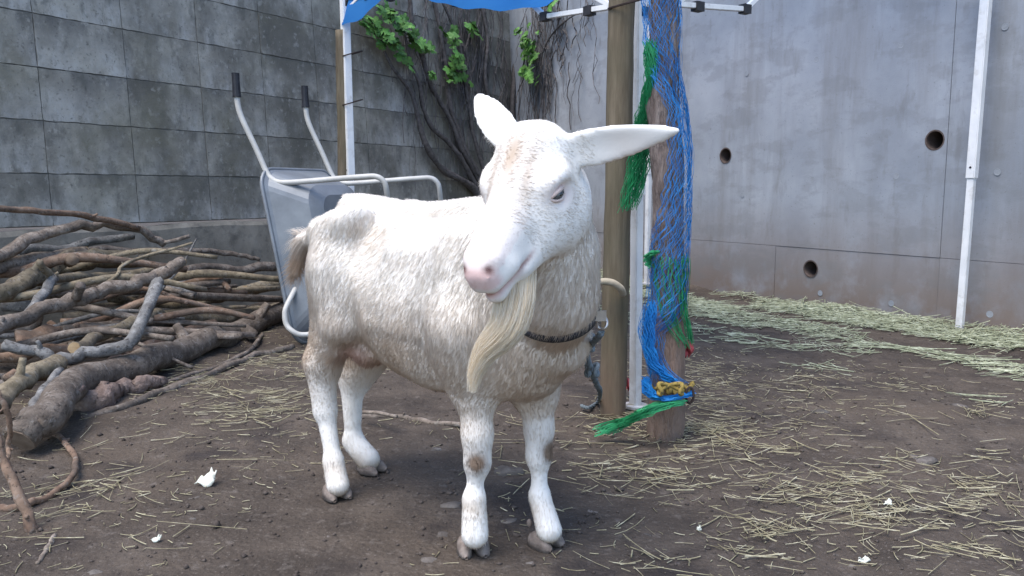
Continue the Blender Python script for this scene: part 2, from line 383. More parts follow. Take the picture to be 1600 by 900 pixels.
for (u, v) in ((1167, 115), (1276, 93), (1408, 71), (1270, 280), (1401, 275), (1559, 269), (1393, 474), (1547, 491), (1160, 305), (1571, 42), (1282, 458)):
    p = hit_right(u, v); s, z = (p-RW0).dot(RDIR), p.z; V = []; F = []; n = 16
    for d, rr in ((.0034, .019), (.0040, .017), (.0033, .014)): V += [rw(s+rr*math.cos(a*2*math.pi/n), z+rr*math.sin(a*2*math.pi/n), d) for a in range(n)]
    for q in range(2):
        for a in range(n): F.append((q*n+a, q*n+(a+1) % n, (q+1)*n+(a+1) % n, (q+1)*n+a))
    F.append(tuple(range(2*n, 3*n))); obj('tie_plug', V, F, plug_m, rwall)

# ------------------------------------------------------------------ canopy tent
TA, TB, TD = Vector((.46, 2.91, 0)), Vector((2.455, 4.33, 0)), Vector((-.98, 4.93, 0)); TC = TB+TD-TA + Vector((.06, 0, 0))
tent = thing('canopy_tent', (TA+TC)/2, 'folding canopy tent with white metal legs and a sagging blue tarp', 'tent')
def square_tube(p0, p1, hw, name, m, parent, twist=None):
    p0, p1 = Vector(p0), Vector(p1); t = (p1-p0); L_ = t.length; t.normalize()
    x = (Vector(twist) if twist is not None else t.orthogonal()); x = (x-t*x.dot(t)).normalized(); y = t.cross(x)
    bm = bmesh.new(); V, F = boxpts((0, 0, 0), (hw, 0, 0), (0, hw, 0), (0, 0, L_/2)); vs_ = [bm.verts.new(v) for v in V]
    for f in F: bm.faces.new([vs_[q] for q in f])
    bmesh.ops.bevel(bm, geom=[e for e in bm.edges], offset=hw*.18, segments=2, affect='EDGES')
    bm.verts.index_update(); R = Matrix((x, y, t)).transposed(); c = (p0+p1)/2
    V = [c + R @ v.co for v in bm.verts]; F = [[v.index for v in f.verts] for f in bm.faces]; bm.free()
    return obj(name, V, F, m, parent)
tside = (TB-TA).normalized()
def rise(p):
    return .0 + .60*max(0, min(1, (p-TA).dot((TB-TA))/(TB-TA).length_squared)) + .60*max(0, min(1, (p-TA).dot((TD-TA))/(TD-TA).length_squared))
for (base, top, z0) in ((TA, TA+Vector((-.02, .0, 0)), 0.0), (TB+Vector((0, .0, 0)), TB+Vector((.03, .0, 0)), .0), (TC, TC, .06), (TD, TD+Vector((-.02, 0, 0)), 0.0)):
    b0 = base+Vector((0, 0, z0)); t0 = top+Vector((0, 0, 1.90+rise(base))); step = b0.lerp(t0, (.78 if base is TA else .86)/(t0.z-b0.z))
    lg = square_tube(b0, step+Vector((0, 0, .03)), .0175, 'leg', white_m, tent, tside)
    square_tube(step, t0, .0235, 'upper_tube', white_m, lg, tside)
    V, F = tube([b0-Vector((0, 0, .004)), b0+Vector((0, 0, .006))], [.045, .045], 14); obj('foot_plate', V, F, white_m, lg)
    V, F = tube([step+Vector((0, 0, .06))-tside*.025, step+Vector((0, 0, .06))+tside*.027], [.006, .006], 8); obj('lock_pin', V, F, joint_m, lg)
def side_truss(p, q):
    P = lambda s, z: p.lerp(q, s)+Vector((0, 0, z+max(0, rise(p.lerp(q, s))-.12)))
    bars = []
    for mfn in (lambda s: s, lambda s: 1-s):
        bars += [(P(mfn(.0), 1.455), P(mfn(.225), 1.485)), (P(mfn(.0), 1.385), P(mfn(.27), 1.70)), (P(mfn(.225), 1.485), P(mfn(.5), 1.83)), (P(mfn(.27), 1.70), P(mfn(.5), 1.50))]
    for a, b_ in bars: square_tube(a, b_, .0095, 'truss_bar', white_m, tent, (0, 0, 1))
    for s, z in ((.0, 1.42), (.225, 1.485), (.115, 1.475), (.27, 1.70), (.5, 1.83), (.5, 1.50), (.73, 1.70), (.775, 1.485), (.885, 1.475), (1, 1.42)):
        V, F = boxpts(P(s, z), (q-p).normalized()*.02, Vector((0, 0, .017)), (q-p).normalized().cross(Vector((0, 0, 1)))*.016); obj('truss_joint', V, F, joint_m, tent)
side_truss(TA, TB); side_truss(TA, TD); side_truss(TD, TC); side_truss(TB, TC)
# tarp: a sheet slung over the A-D side, its lower edge hanging in swags
N = 60; V = []; F = []; inn = ((TB-TA).normalized())
for r in range(9):
    f = r/8
    for i in range(N+1):
        t_ = i/N; b_ = TD.lerp(TA, t_)
        h0 = np.interp(t_, [0, .04, .12, .25, .33, .41, .5, .6, .72, .81, .90, 1.0], [1.77, 1.765, 1.765, 1.85, 1.86, 1.735, 1.66, 1.60, 1.545, 1.53, 1.66, 1.80])
        h1 = 1.98+rise(b_)*.9
        q = b_-inn*.04+inn*(.95*f**1.3); z = h0*(1-f**.55)+(h1+.12*f)*f**.55 + .006*math.sin(i*.9+r*1.7)
        V.append((q.x, q.y, z))
for r in range(8):
    for i in range(N): F.append((r*(N+1)+i, r*(N+1)+i+1, (r+1)*(N+1)+i+1, (r+1)*(N+1)+i))
obj('tarp', V, F, tarp_m, tent, smooth=True)

# ------------------------------------------------------------------ posts
def post(base, top, r0, r1, name, m, label, cat, seed, rough=.05, seg=18):
    t = thing(name, base, label, cat)
    n = 40; pts = [Vector(base).lerp(Vector(top), i/n) + Vector((float(vnoise(i*.25, seed, seed))-.5, float(vnoise(i*.25, seed+3, seed))-.5, 0))*.012*(1 if rough > .06 else .3) for i in range(n+1)]
    V, F = tube(pts, [r0, r0*.98, r1], seg, rough, True, seed=seed); obj('shaft', V, F, m, t, smooth=True); return t
pR = on_ground(960, 652); pR.y += .04
postR = post(pR-Vector((0, 0, .03)), at(975, -120, 2.79), .047, .043, 'wooden_post', post_m, 'round brown timber post standing close to the white leg with hanging green net', 'post', 3)
pL = Vector((-1.035, 4.97, -.03))
postL = post(pL, at(536, 48, 4.95), .046, .044, 'wooden_post', post_m, 'round weathered timber post wired to a white leg beside the wheelbarrow', 'post', 4)
def ring_wire(c, rx, parent, tilt=.02, r=.004):
    pts = [c+Vector((math.cos(a)*rx, math.sin(a)*rx, math.sin(a+1)*tilt)) for a in np.linspace(0, 2*math.pi, 25)]
    V, F = tube(pts, r, 5); obj('tie_wire', V, F, wire_m, parent)
for v in (84, 160):
    c = at(547, v, 4.95); ring_wire(c+Vector((.012, 0, 0)), .063, postL)
ring_wire(at(975, 5, 2.79)+Vector((.01, 0, 0)), .062, postR); 
V, F = tube(catmull([at(974, 460, 2.735), at(970, 451, 2.715), at(957, 442, 2.70), at(938, 440, 2.69), at(915, 446, 2.69)], 5), [.012, .013, .011], 8, .06)
obj('bent_peg', V, F, mat('pale_peg', [(.3, (.35, .30, .22)), (.7, (.48, .42, .32))], 20, .8, .3), postR, smooth=True)
# net-wrapped log
lb = on_ground(1044, 684); lb.y += .05
LOGP = [lb+Vector((0, 0, -.04)), at(1045, 560, 2.55), at(1043, 400, 2.55), at(1043, 260, 2.55), at(1034, 150, 2.55), at(1038, 30, 2.55), at(1030, -160, 2.55)]
logc = catmull(LOGP, 8)
logt = thing('log_post', lb, 'rough bark log post wrapped in blue netting and tied with yellow rope', 'post')
V, F = tube(logc, [.058, .053, .050, .049, .050, .046, .043], 22, .14, True, seed=8); obj('log', V, F, log_m, logt, smooth=True)
def log_at(z):
    for i in range(len(logc)-1):
        if logc[i][2] <= z <= logc[i+1][2]:
            f = (z-logc[i][2])/(logc[i+1][2]-logc[i][2]); return Vector(logc[i]*(1-f)+logc[i+1]*f)
    return Vector(logc[-1])

# ------------------------------------------------------------------ nets
def zof(v, Y=2.5): return at(1045, v, Y).z
def wrap_net(name, label, m, keys, nstr, r=.0011, seed=0, npt=90, amp=.35):
    """keys: list of (photo v, centre angle, half spread angle, radius, sideways shift in m)"""
    rng = random.Random(seed); mb = MB()
    ks = sorted([(zof(k[0]),)+tuple(k[1:]) for k in keys]); zz = [k[0] for k in ks]
    z0, z1 = zz[0], zz[-1]
    for i in range(nstr):
        q = (i+rng.uniform(-.3, .3))/(nstr-1)*2-1; ph = rng.random()*6.28; pts = []; dr = rng.uniform(-.004, .008); za = z0+rng.uniform(0, .03); zb = z1-rng.uniform(0, .03)
        drift = rng.uniform(-.25, .25); fr = rng.uniform(30, 42)
        for j in range(npt+1):
            z = za+(zb-za)*j/npt
            c, s, R, sh = (np.interp(z, zz, [k[t] for k in ks]) for t in (1, 2, 3, 4))
            zig = math.asin(math.sin(z*fr*3+ph+(0 if i % 2 else math.pi)))/1.57
            qq = q+drift*math.sin(z*5+ph)+zig*amp*2.2/max(6, nstr)*2
            a = c+s*qq; p = log_at(z); RR = R+dr+.006*math.sin(z*17+q*5)
            pts.append(p+Vector((math.cos(a)*RR+sh, math.sin(a)*RR, 0)))
        mb.add(*tube(pts, r, 3, cap=False))
    o = mb.build(name, m, origin=log_at(z0)); return tag(o, label, 'net', None)
FR = -math.pi/2
wrap_net('blue_net', 'loose blue mesh net draped down the right side of the bark log post', bluenet_m,
         [(-60, FR, 1.5, .055, -.01), (60, FR-.1, 1.35, .055, -.012), (120, FR+.5, 1.2, .057, 0), (170, FR+.9, .9, .061, .010), (250, FR+.75, .95, .062, .010), (330, FR+.6, 1.2, .062, .004),
          (400, FR+.2, 1.7, .060, 0), (470, FR-.2, 1.6, .061, -.004), (520, FR-1.0, .75, .068, -.02), (560, FR-.9, .5, .066, -.006), (590, FR-.6, .8, .064, 0), (606, FR-.2, 1.5, .062, 0)], 60, seed=2, r=.00065, amp=1.5)
def bundle(name, label, m, paths, n, spread, r=.0011, seed=0, cat='net'):
    rng = random.Random(seed); mb = MB()
    pp = catmull(paths, 8); fr = frames(pp)
    for i in range(n):
        a = rng.random()*6.28; rad = math.sqrt(rng.random()); ph = rng.random()*6.28; pts = []; e = rng.uniform(.86, 1.0); s0 = rng.uniform(0, .08); kf = rng.uniform(14, 26)
        for j in range(41):
            f = s0+(e-s0)*j/40; x = f*(len(fr)-1); k_ = min(int(x), len(fr)-2); w = x-k_
            p = fr[k_][0].lerp(fr[k_+1][0], w); sp = np.interp(f, np.linspace(0, 1, len(spread)), [q[0] for q in spread]); sq = np.interp(f, np.linspace(0, 1, len(spread)), [q[1] for q in spread])
            b_ = fr[k_][3]; nn = fr[k_][2]
            pts.append(p + Vector((1, 0, 0))*(math.cos(a)*rad*sp + math.asin(math.sin(f*kf*2+ph))*.0045) + Vector((0, 1, 0))*math.sin(a)*rad*sq + Vector((0, 0, 1))*math.sin(a*3+f*6)*rad*sq*.5)
        mb.add(*tube(pts, r, 3, cap=False))
    o = mb.build(name, m, origin=pp[0]); return tag(o, label, cat)
bundle('green_net', 'long frayed green net hanging over the white tent leg', greennet_m, [at(1016, 60, 2.50), at(1016, 130, 2.52), at(1004, 200, 2.60), at(997, 260, 2.66), at(980, 332, 2.68)], 130, [(.020, .012), (.018, .012), (.034, .015), (.036, .015), (.034, .012)], seed=4)
wrap_net('green_net', 'patch of green net clinging round the middle of the bark log post', greennet_m,
         [(395, FR+.1, 1.1, .058, 0), (440, FR+.3, 1.3, .058, 0), (490, FR+.5, 1.1, .058, 0), (545, FR+1.0, .6, .066, .004)], 36, seed=5, npt=40)
bundle('green_net', 'green net end trailing from the log post onto the soil', greennet_m, [at(1068, 628, 2.44), at(1040, 632, 2.42), at(1010, 642, 2.42), at(985, 655, 2.46), at(962, 664, 2.5), at(938, 678, 2.50)], 110, [(.012, .012), (.015, .018), (.02, .022), (.022, .02), (.03, .022), (.035, .02)], seed=6)
bundle('green_net', 'small green net tuft poking out left of the log post', greennet_m, [at(1026, 392, 2.50), at(1018, 397, 2.50), at(1012, 402, 2.52), at(1014, 420, 2.52)], 30, [(.012, .008), (.014, .008), (.010, .008), (.008, .004)], seed=16)
bundle('blue_net', 'twisted blue net belt around the foot of the log post', bluenet_m, [at(1008, 590, 2.50), at(1014, 612, 2.46), at(1030, 622, 2.43), at(1050, 622, 2.43), at(1072, 617, 2.47), at(1080, 612, 2.54)], 70, [(.010, .012), (.016, .014), (.018, .012), (.016, .012), (.012, .012)], seed=7, r=.0015)
bundle('blue_net', 'dark blue twisted net strand sloping down the log to the belt', bluenet_m, [at(1020, 470, 2.47), at(1014, 520, 2.46), at(1020, 565, 2.45), at(1040, 588, 2.44), at(1062, 602, 2.45)], 60, [(.012, .010), (.016, .01), (.018, .01), (.016, .01), (.012, .01)], seed=8, r=.0014)
# yellow rope knot
yr = thing('yellow_rope', at(1050, 608, 2.42), 'knotted yellow and black rope tied around the log post', 'rope')
pts = []
for i in range(60):
    a = FR-1.3+2.7*i/59; c = log_at(zof(608)); w = math.sin(i*1.05)
    pts.append(c+Vector((math.cos(a)*(.074+.007*w), math.sin(a)*(.074+.007*w), .010*math.cos(i*.9)+.004*math.sin(i*.37))))
V, F = tube(pts, .0065, 7, .15); obj('strand', V, F, yrope_m, yr, smooth=True)
c0 = at(1046, 606, 2.43)
pts = [c0+Vector((.040*math.sin(t)+.012*math.sin(3*t), -.014+.010*math.cos(2*t), .016*math.sin(2*t+.6))) for t in np.linspace(0, 6.28, 40)]
V, F = tube(pts, .0068, 7, .1); obj('knot', V, F, yrope_m, yr, smooth=True)
pts = [at(1078, 607, 2.47)+Vector((.012*math.sin(t), 0, -.022+.026*math.cos(t))) for t in np.linspace(0, 6.28, 24)]
V, F = tube(pts, .004, 6); obj('wire_ring', V, F, wire_m, yr)
# red cloth scraps behind the post
for (u, v, Y, lab) in ((978, 590, 3.05, 'faded red cloth scrap on the soil between the two posts'), (1072, 545, 2.62, 'small red cloth scrap tucked behind the bark log post')):
    mb = MB(); c = at(u, v, Y)
    if v > 580: c.z = .05
    V = []; F = []; n = 8
    for i in range(n):
        for j in range(n): V.append(c+Vector(((i/7-.5)*.045, .02*math.sin(i*1.3+j), (j/7-.5)*.05+.012*math.sin(i*2))))
    for i in range(n-1):
        for j in range(n-1): F.append((i*n+j, (i+1)*n+j, (i+1)*n+j+1, i*n+j+1))
    o = obj('cloth_scrap', V, F, red_m, smooth=True, origin=c); tag(o, lab, 'cloth')

# ------------------------------------------------------------------ wheelbarrow stood on its nose
wb0 = on_ground(466, 538)
LE = math.radians(12); e2 = Vector((.40, .917, 0)).normalized(); e3h = Vector((.917, -.40, 0)).normalized(); UZ = Vector((0, 0, 1))
e1 = UZ*math.cos(LE)-e3h*math.sin(LE); e3 = e3h*math.cos(LE)+UZ*math.sin(LE)
barrow = thing('wheelbarrow', wb0, 'upended wheelbarrow with galvanised tray and pale tube handles against the timber post', 'wheelbarrow')
def wb(a, b_, c): return wb0 + e1*a + e2*b_ + e3*c
def rrect(a0, a1, b0, b1, r, c, n=6):
    out = []
    for (ca, cb, st) in ((a1-r, b1-r, 0), (a0+r, b1-r, 1), (a0+r, b0+r, 2), (a1-r, b0+r, 3)):
        for i in range(n+1):
            t = st*math.pi/2+i/n*math.pi/2
            out.append(wb(ca+r*math.cos(t), cb+r*math.sin(t), c))
    return out
W_ = .56
rings = [rrect(0.0, .93, -.03, W_+.03, .10, 0), rrect(.02, .91, -.01, W_+.01, .10, .02), rrect(.16, .80, .06, W_-.06, .10, .20), rrect(.24, .74, .12, W_-.12, .08, .24)]
V = [p for r in rings for p in r]; n = len(rings[0]); F = []
for q in range(3):
    for i in range(n): F.append((q*n+i, q*n+(i+1) % n, (q+1)*n+(i+1) % n, (q+1)*n+i))
F.append(tuple(3*n+i for i in range(n)))
tray = obj('tray', V, F, tray_m, barrow, smooth=False)
so = tray.modifiers.new('thick', 'SOLIDIFY'); so.thickness = .003
V, F = tube(rings[0]+[rings[0][0]], .011, 8, cap=False); obj('rim', V, F, tray_m, tray, smooth=True)
near = [at(368, 118, 4.22), at(370, 150, 4.22), at(376, 180, 4.22), at(400, 232, 4.22), at(416, 268, 4.21), at(424, 279, 4.20), at(438, 285, 4.19), at(470, 284, 4.17), at(530, 279, 4.13), at(570, 276, 4.10), at(588, 276, 4.09), at(599, 283, 4.09), at(604, 298, 4.10), at(606, 340, 4.15), at(590, 420, 4.12), at(560, 470, 4.10), at(520, 500, 4.08)]
for k_ in range(2):
    sh = e2*(.56*k_)
    pts = [Vector(p)+sh for p in catmull(near, 4)]
    V, F = tube(pts[4:], .0145, 10); hd = obj('handle_frame', V, F, steel_m, barrow, smooth=True)
    gpts = [pts[0]+(pts[0]-pts[4]).normalized()*.012, pts[0], pts[4]+(pts[4]-pts[0]).normalized()*.006]
    V, F = tube(catmull([gpts[0], gpts[1], gpts[2]], 8), [.0205]+[.0195]*6+[.0205, .022], 12); obj('grip', V, F, grip_m, hd, smooth=False)
lo = [at(448, 478, 4.05), at(445, 492, 4.03), at(448, 508, 4.02), at(458, 518, 4.01), at(472, 523, 4.02), at(505, 520, 4.05)]
V, F = tube(catmull([wb(.30, .02, .05)]+lo, 5), .0135, 10); obj('nose_guard', V, F, steel_m, barrow, smooth=True)
wc = wb(.17, .28, .40); pts = [wc + (e1*math.cos(a)+e3*math.sin(a))*.15 for a in np.linspace(0, 2*math.pi, 33)]
V, F = tube(pts, .035, 10, cap=False); ty = obj('wheel_tyre', V, F, grip_m, barrow, smooth=True)
V, F = tube([wc-e2*.03, wc+e2*.03], .115, 24); obj('wheel_rim', V, F, steel_m, ty)
V, F = tube([wc-e2*.20, wc+e2*.20], .010, 8); obj('axle', V, F, steel_m, barrow)

# ------------------------------------------------------------------ branch pile
GRP = 'branches in the pile by the block wall'
def branch(path, rp, m=bark_m, label=None, cut=None, group=None, rough=.2, seed=0, twigs=(), seg=10, name='branch', flat=1.0):
    """path: (u, v, Y) or (u, v, None) for a point lying on the soil; rp: radius in photo pixels along the branch"""
    pts = []
    rs = rp if hasattr(rp, '__len__') else [rp]
    for i, (u, v, Y) in enumerate(path):
        rpx = np.interp(i/(len(path)-1), np.linspace(0, 1, len(rs)), rs)
        if Y is None:
            gpt = on_ground(u, v+rpx); r_m = rpx*gpt.y/FPX; p = Vector((gpt.x, gpt.y+r_m*.6, float(gz(gpt.x, gpt.y))+r_m*.85)); p = at(u, v, p.y)
        else: p = at(u, v, Y)
        pts.append(p)
    rm = [np.interp(i/(len(pts)-1), np.linspace(0, 1, len(rs)), rs)*pts[i].y/FPX for i in range(len(pts))]
    c = catmull(pts, 7); c = [np.array(p)+(np.array([float(vnoise(i*.5, seed, 2)), float(vnoise(i*.5, seed, 5)), float(vnoise(i*.5, seed, 8))])-.5)*1.0*rm[0] for i, p in enumerate(c)]
    o = None
    V, F = tube(c, np.interp(np.linspace(0, 1, len(c)), np.linspace(0, 1, len(rm)), rm), seg, rough, True, flat, seed)
    o = obj(name, V, F, m, smooth=True, origin=pts[0]); tag(o, label, 'branch', group)
    for (tp, tr, tm) in twigs:
        tpts = [at(u, v, Y) for u, v, Y in tp]; V, F = tube(catmull(tpts, 5), [tr*p.y/FPX for p in tpts], 7, rough, seed=seed+1); obj('side_shoot', V, F, tm or m, o, smooth=True)
    rk = random.Random(seed*31+7)
    for q in range(0 if len(c) < 12 else rk.randint(0, 2)):
        i_ = rk.randrange(4, len(c)-4); r_ = float(np.interp(i_/(len(c)-1), np.linspace(0, 1, len(rm)), rm)); t_ = (Vector(c[i_+1])-Vector(c[i_-1])).normalized()
        sd_ = t_.cross(Vector((rk.uniform(-1, 1), rk.uniform(-1, 1), rk.uniform(-.2, 1)))).normalized(); sd_.z = abs(sd_.z)
        l_ = r_*rk.uniform(1.3, 3.0); e_ = Vector(c[i_])+(sd_*1.0+t_*rk.uniform(.2, .9)).normalized()*l_
        V, F = tube(catmull([Vector(c[i_]), Vector(c[i_]).lerp(e_, .6)+t_*r_*.2, e_], 3), [r_*.55, r_*.42, r_*.34], 7, .2, seed=seed+q); obj('side_shoot', V, F, m, o, smooth=True)
    if cut:
        for e_, mm in cut:
            a_, b_ = (Vector(c[0]), Vector(c[1])) if e_ == 0 else (Vector(c[-1]), Vector(c[-2]))
            d = (a_-b_).normalized(); r_ = rm[0] if e_ == 0 else rm[-1]
            V, F = tube([a_-d*.004, a_+d*.004, a_+d*.0045], [r_*.97, r_*.93, r_*.3], 12, .1); obj('cut_end', V, F, mm, o)
    return o
branch([(46, 690, 2.37), (66, 640, 2.48), (118, 595, 2.85), (200, 577, 3.18), (280, 552, 3.6), (345, 526, 4.05), (392, 508, 4.45), (445, 480, 4.9)], [27, 27, 25, 23, 20, 18, 17, 14], bark_m, 'thick grey-brown curved log with a sawn end lying in front of the branch pile', [(0, cutdark_m)], seed=1, seg=16, rough=.07,
       twigs=[([(128, 606, 2.72), (118, 612, 2.66), (112, 606, 2.64)], 6, rot_m), ([(104, 634, 2.55), (98, 642, 2.5), (96, 650, 2.5)], 6, rot_m), ([(378, 512, 4.28), (392, 520, 4.2), (396, 524, 4.2)], 9, bark_m)])
branch([(-90, 322, 3.6), (0, 327, 3.8), (70, 332, 4.0), (140, 340, 4.25), (214, 356, 4.5)], [5.5, 5, 4.5], bark_red, 'long thin reddish branch lying along the top of the pile', seed=2)
branch([(-60, 425, 3.6), (0, 400, 3.85), (60, 370, 4.1), (120, 353, 4.3), (180, 352, 4.45), (225, 365, 4.6), (257, 379, 4.7)], [10, 9, 7, 5.5], bark_m, 'dark arched branch curving over the top of the pile', seed=3, twigs=[([(254, 379, 4.7), (272, 376, 4.7), (296, 369, 4.75)], 3, None)])
branch([(30, 393, 4.15), (100, 388, 4.35), (150, 374, 4.5), (206, 370, 4.62)], [7, 7, 5], bark_silver, 'dull grey branch resting against the footing under the arched branch', seed=4)
branch([(-40, 424, 3.7), (0, 415, 3.9), (80, 402, 4.2), (136, 391, 4.4)], [12, 11, 8], bark_m, 'stout brown branch with a yellowish broken tip high in the pile', [(1, cut_m)], seed=5)
branch([(-30, 460, 3.5), (20, 446, 3.7), (64, 432, 3.95), (104, 411, 4.15), (150, 406, 4.3), (222, 404, 4.6)], [13, 14, 16, 15, 12], bark_olive, 'thick knotty brown limb with a round knot hole', seed=6, seg=14,
       twigs=[([(108, 408, 4.03), (112, 406, 3.97), (113, 405, 3.95)], 10, cutdark_m)])
branch([(140, 389, 4.6), (230, 393, 4.9), (330, 393, 5.2), (380, 398, 5.3), (406, 408, 5.35)], [5, 5, 4, 3], bark_m, 'straight thin dark branch lying along the wall footing', seed=7)
branch([(0, 507, 3.25), (45, 487, 3.4), (75, 447, 3.6), (86, 436, 3.65)], [8, 8, 7], bark_silver, 'pale branch with a whitened broken end', seed=8)
branch([(60, 412, 3.55), (85, 434, 3.7), (120, 434, 3.95), (180, 432, 4.2), (243, 422, 4.45)], [5, 7, 7, 6], bark_olive, 'olive brown forked branch rising out of the pile', [(1, cut_m)], seed=9)
branch([(-40, 532, 3.0), (0, 512, 3.15), (60, 487, 3.35), (120, 467, 3.5), (172, 455, 3.65), (230, 437, 3.8), (262, 424, 3.88), (286, 410, 3.95)], [13, 12, 11, 10, 9.5, 8.5], bark_m, 'long straight sawn branch running up across the pile', [(1, cut_m)], seed=10, seg=12, twigs=[([(118, 466, 3.48), (124, 452, 3.46), (126, 445, 3.45)], 8, None)])
branch([(8, 541, 2.95), (50, 548, 2.98), (96, 562, 3.02), (140, 550, 3.08), (200, 542, 3.16)], [8, 9, 9.5, 9, 10], bark_silver, 'silver-grey forked branch bent upwards across the pile', seed=11, seg=12,
       twigs=[([(196, 543, 3.15), (212, 522, 3.2), (226, 490, 3.3), (238, 464, 3.4), (247, 440, 3.5)], 9.5, bark_silver), ([(96, 560, 3.02), (88, 572, 2.97), (86, 580, 2.95)], 8, bark_silver)])
branch([(112, 548, 3.1), (150, 528, 3.3), (200, 508, 3.6), (240, 490, 3.9), (280, 497, 4.1), (330, 500, 4.35), (380, 493, 4.6), (440, 477, 4.95)], [10, 9, 9, 9, 9, 8], bark_olive, 'long tan branch with a white peeled end near the wheelbarrow', [(0, cut_m)], seed=12, seg=12)
branch([(170, 462, 4.2), (230, 474, 4.45), (290, 478, 4.65), (350, 462, 4.95), (385, 452, 5.1), (432, 444, 5.3)], [7, 8, 9, 9, 10, 9], bark_olive, 'knobbly branch with a yellow sawn stub near the wheelbarrow', seed=13, seg=12, twigs=[([(384, 456, 5.05), (383, 453, 4.98), (383, 452, 4.96)], 6, cut_m)])
branch([(262, 436, 4.7), (318, 419, 5.0), (370, 422, 5.2), (428, 417, 5.45)], [7, 7, 8, 7], bark_m, 'dark wavy branch against the footing beside the wheelbarrow', seed=14)
branch([(262, 438, 4.55), (300, 446, 4.75), (352, 460, 4.95)], [4, 4, 3], bark_silver, 'slim grey stick slanting below the dark wavy branch', seed=15)
branch([(10, 590, 2.8), (60, 585, 2.9), (150, 578, 3.2), (215, 547, 3.6), (332, 508, 4.3)], [9, 9, 9, 8], bark_red, 'reddish split branch wedged over the thick curved log', seed=16)
branch([(-40, 645, 2.35), (0, 622, 2.5), (40, 592, 2.7), (88, 566, 2.95)], [17, 16, 15, 14], bark_olive, 'short stout sawn branch sticking out beside the thick curved log', [(1, cut_m)], seed=17, seg=14)
branch([(30, 665, 2.42), (52, 636, 2.52), (70, 605, 2.65), (96, 578, 2.85)], [7, 7, 6], bark_silver, 'thin pale branch tucked beside the thick curved log', seed=18)
branch([(132, 654, None), (200, 636, None), (262, 607, None), (322, 586, None), (400, 556, None), (456, 540, None)], [7, 7, 6.5, 6, 5, 5], bark_m, 'long thin branch lying on the straw in front of the thick log', seed=19)
branch([(255, 600, None), (330, 575, None), (385, 552, None), (405, 530, None), (410, 523, None)], [4, 4, 3, 3], bark_m, 'wiry grey twig behind the long thin branch on the straw', seed=29)
branch([(116, 630, None), (150, 622, None), (186, 614, None)], [19, 21, 15], rot_m, 'crumbling rotten log stump beside the thick curved log', seed=20, rough=.24, seg=14)
branch([(186, 612, None), (225, 602, None), (258, 595, None)], [13, 14, 9], rot_m, 'flat slab of rotten pinkish wood on the soil', seed=21, rough=.24, seg=14)
branch([(-12, 600, 2.1), (3, 628, 2.08), (15, 660, 2.1), (14, 695, 2.12), (12, 718, 2.1)], [4, 4, 3.5], bark_red, 'thin red vine stem hanging down beside the sawn log end', seed=22)
branch([(-20, 655, 1.86), (0, 702, 1.85), (20, 750, 1.83), (40, 795, 1.81), (53, 832, 1.79)], [6, 7, 7.5, 8.5, 9.5], bark_red, 'tan stick propped on the soil with a thick knobbed foot', [(1, cutdark_m)], seed=23)
branch([(-10, 798, None), (30, 794, None), (62, 780, None), (100, 757, None), (119, 728, None), (106, 697, None), (86, 679, None)], [7, 6, 5, 4.5, 4], bark_red, 'curled reddish vine lying on the soil by the sawn log', seed=24)
branch([(300, 379, 4.2), (200, 410, 4.0), (180, 432, 3.9), (138, 462, 3.75)], [2, 3, 3.5], bark_olive, 'thin bare twig arching across the knotty limb', seed=25)
branch([(306, 374, 4.4), (285, 412, 4.2), (250, 455, 4.0)], [1.3, 2, 2.5], bark_silver, 'fine grey twig leaning on the straight sawn branch', seed=26)
branch([(58, 880, None), (72, 860, None), (86, 836, None)], [3, 4, 4], bark_m, 'short dark twig on the soil by the knobbed stick', seed=27)
branch([(560, 650, None), (620, 651, None), (672, 660, None), (728, 664, None)], [4, 4, 4.5, 4], bark_m, 'dark forked twig lying on the soil under the goat', seed=28, twigs=[([(620, 651, 2.56), (590, 645, 2.62), (566, 644, 2.66)], 3, None)])
branch([(20, 532, 3.5), (110, 512, 3.75), (205, 494, 4.05)], [15, 16, 13], bark_red, 'dark red strip of peeling bark in the middle of the pile', seed=30, flat=.35)
rb = random.Random(12)
for i in range(30):
    u0 = rb.uniform(-70, 250); Yb = rb.uniform(.25, .95); fl = (u0+70)/480
    lo_, hi_ = np.interp(u0, [-80, 400], [2.75, 4.5]), np.interp(u0, [-80, 400], [3.8, 5.45])
    Y0 = lo_+(hi_-lo_)*Yb; hz = rb.uniform(.03, .05+.40*Yb); L_ = rb.uniform(.9, 1.6); a = rb.uniform(-.1, 1.25)
    p = at(u0, 500, Y0); p.z = hz; q = p+Vector((L_*math.cos(a), L_*math.sin(a), rb.uniform(-.05, .08)*1)); 
    while lwall_dist(q.x, q.y) < .12: q = p.lerp(q, .85)
    lim = rb.uniform(-1.75, -1.2)
    while q.x > lim: q = p.lerp(q, .9)
    if lwall_dist(p.x, p.y) < .1 or (q-p).length < .35: continue
    q.z = max(.03, q.z); mid = (p+q)/2+Vector((rb.uniform(-.16, .16), rb.uniform(-.16, .16), rb.uniform(-.02, .12))); m2 = p.lerp(q, .25)+Vector((rb.uniform(-.03, .03), rb.uniform(-.03, .03), 0))
    c = catmull([p, m2, mid, q], 6); r0 = rb.uniform(.012, .034)
    V, F = tube(c, [r0, r0*.9, r0*.6], 9, .15, seed=i)
    o = obj('branch', V, F, rb.choice([bark_m, bark_m, bark_olive, bark_red, bark_silver]), smooth=True, origin=p)
    tag(o, 'brown bare branch lying inside the heap against the block wall', 'branch', GRP)

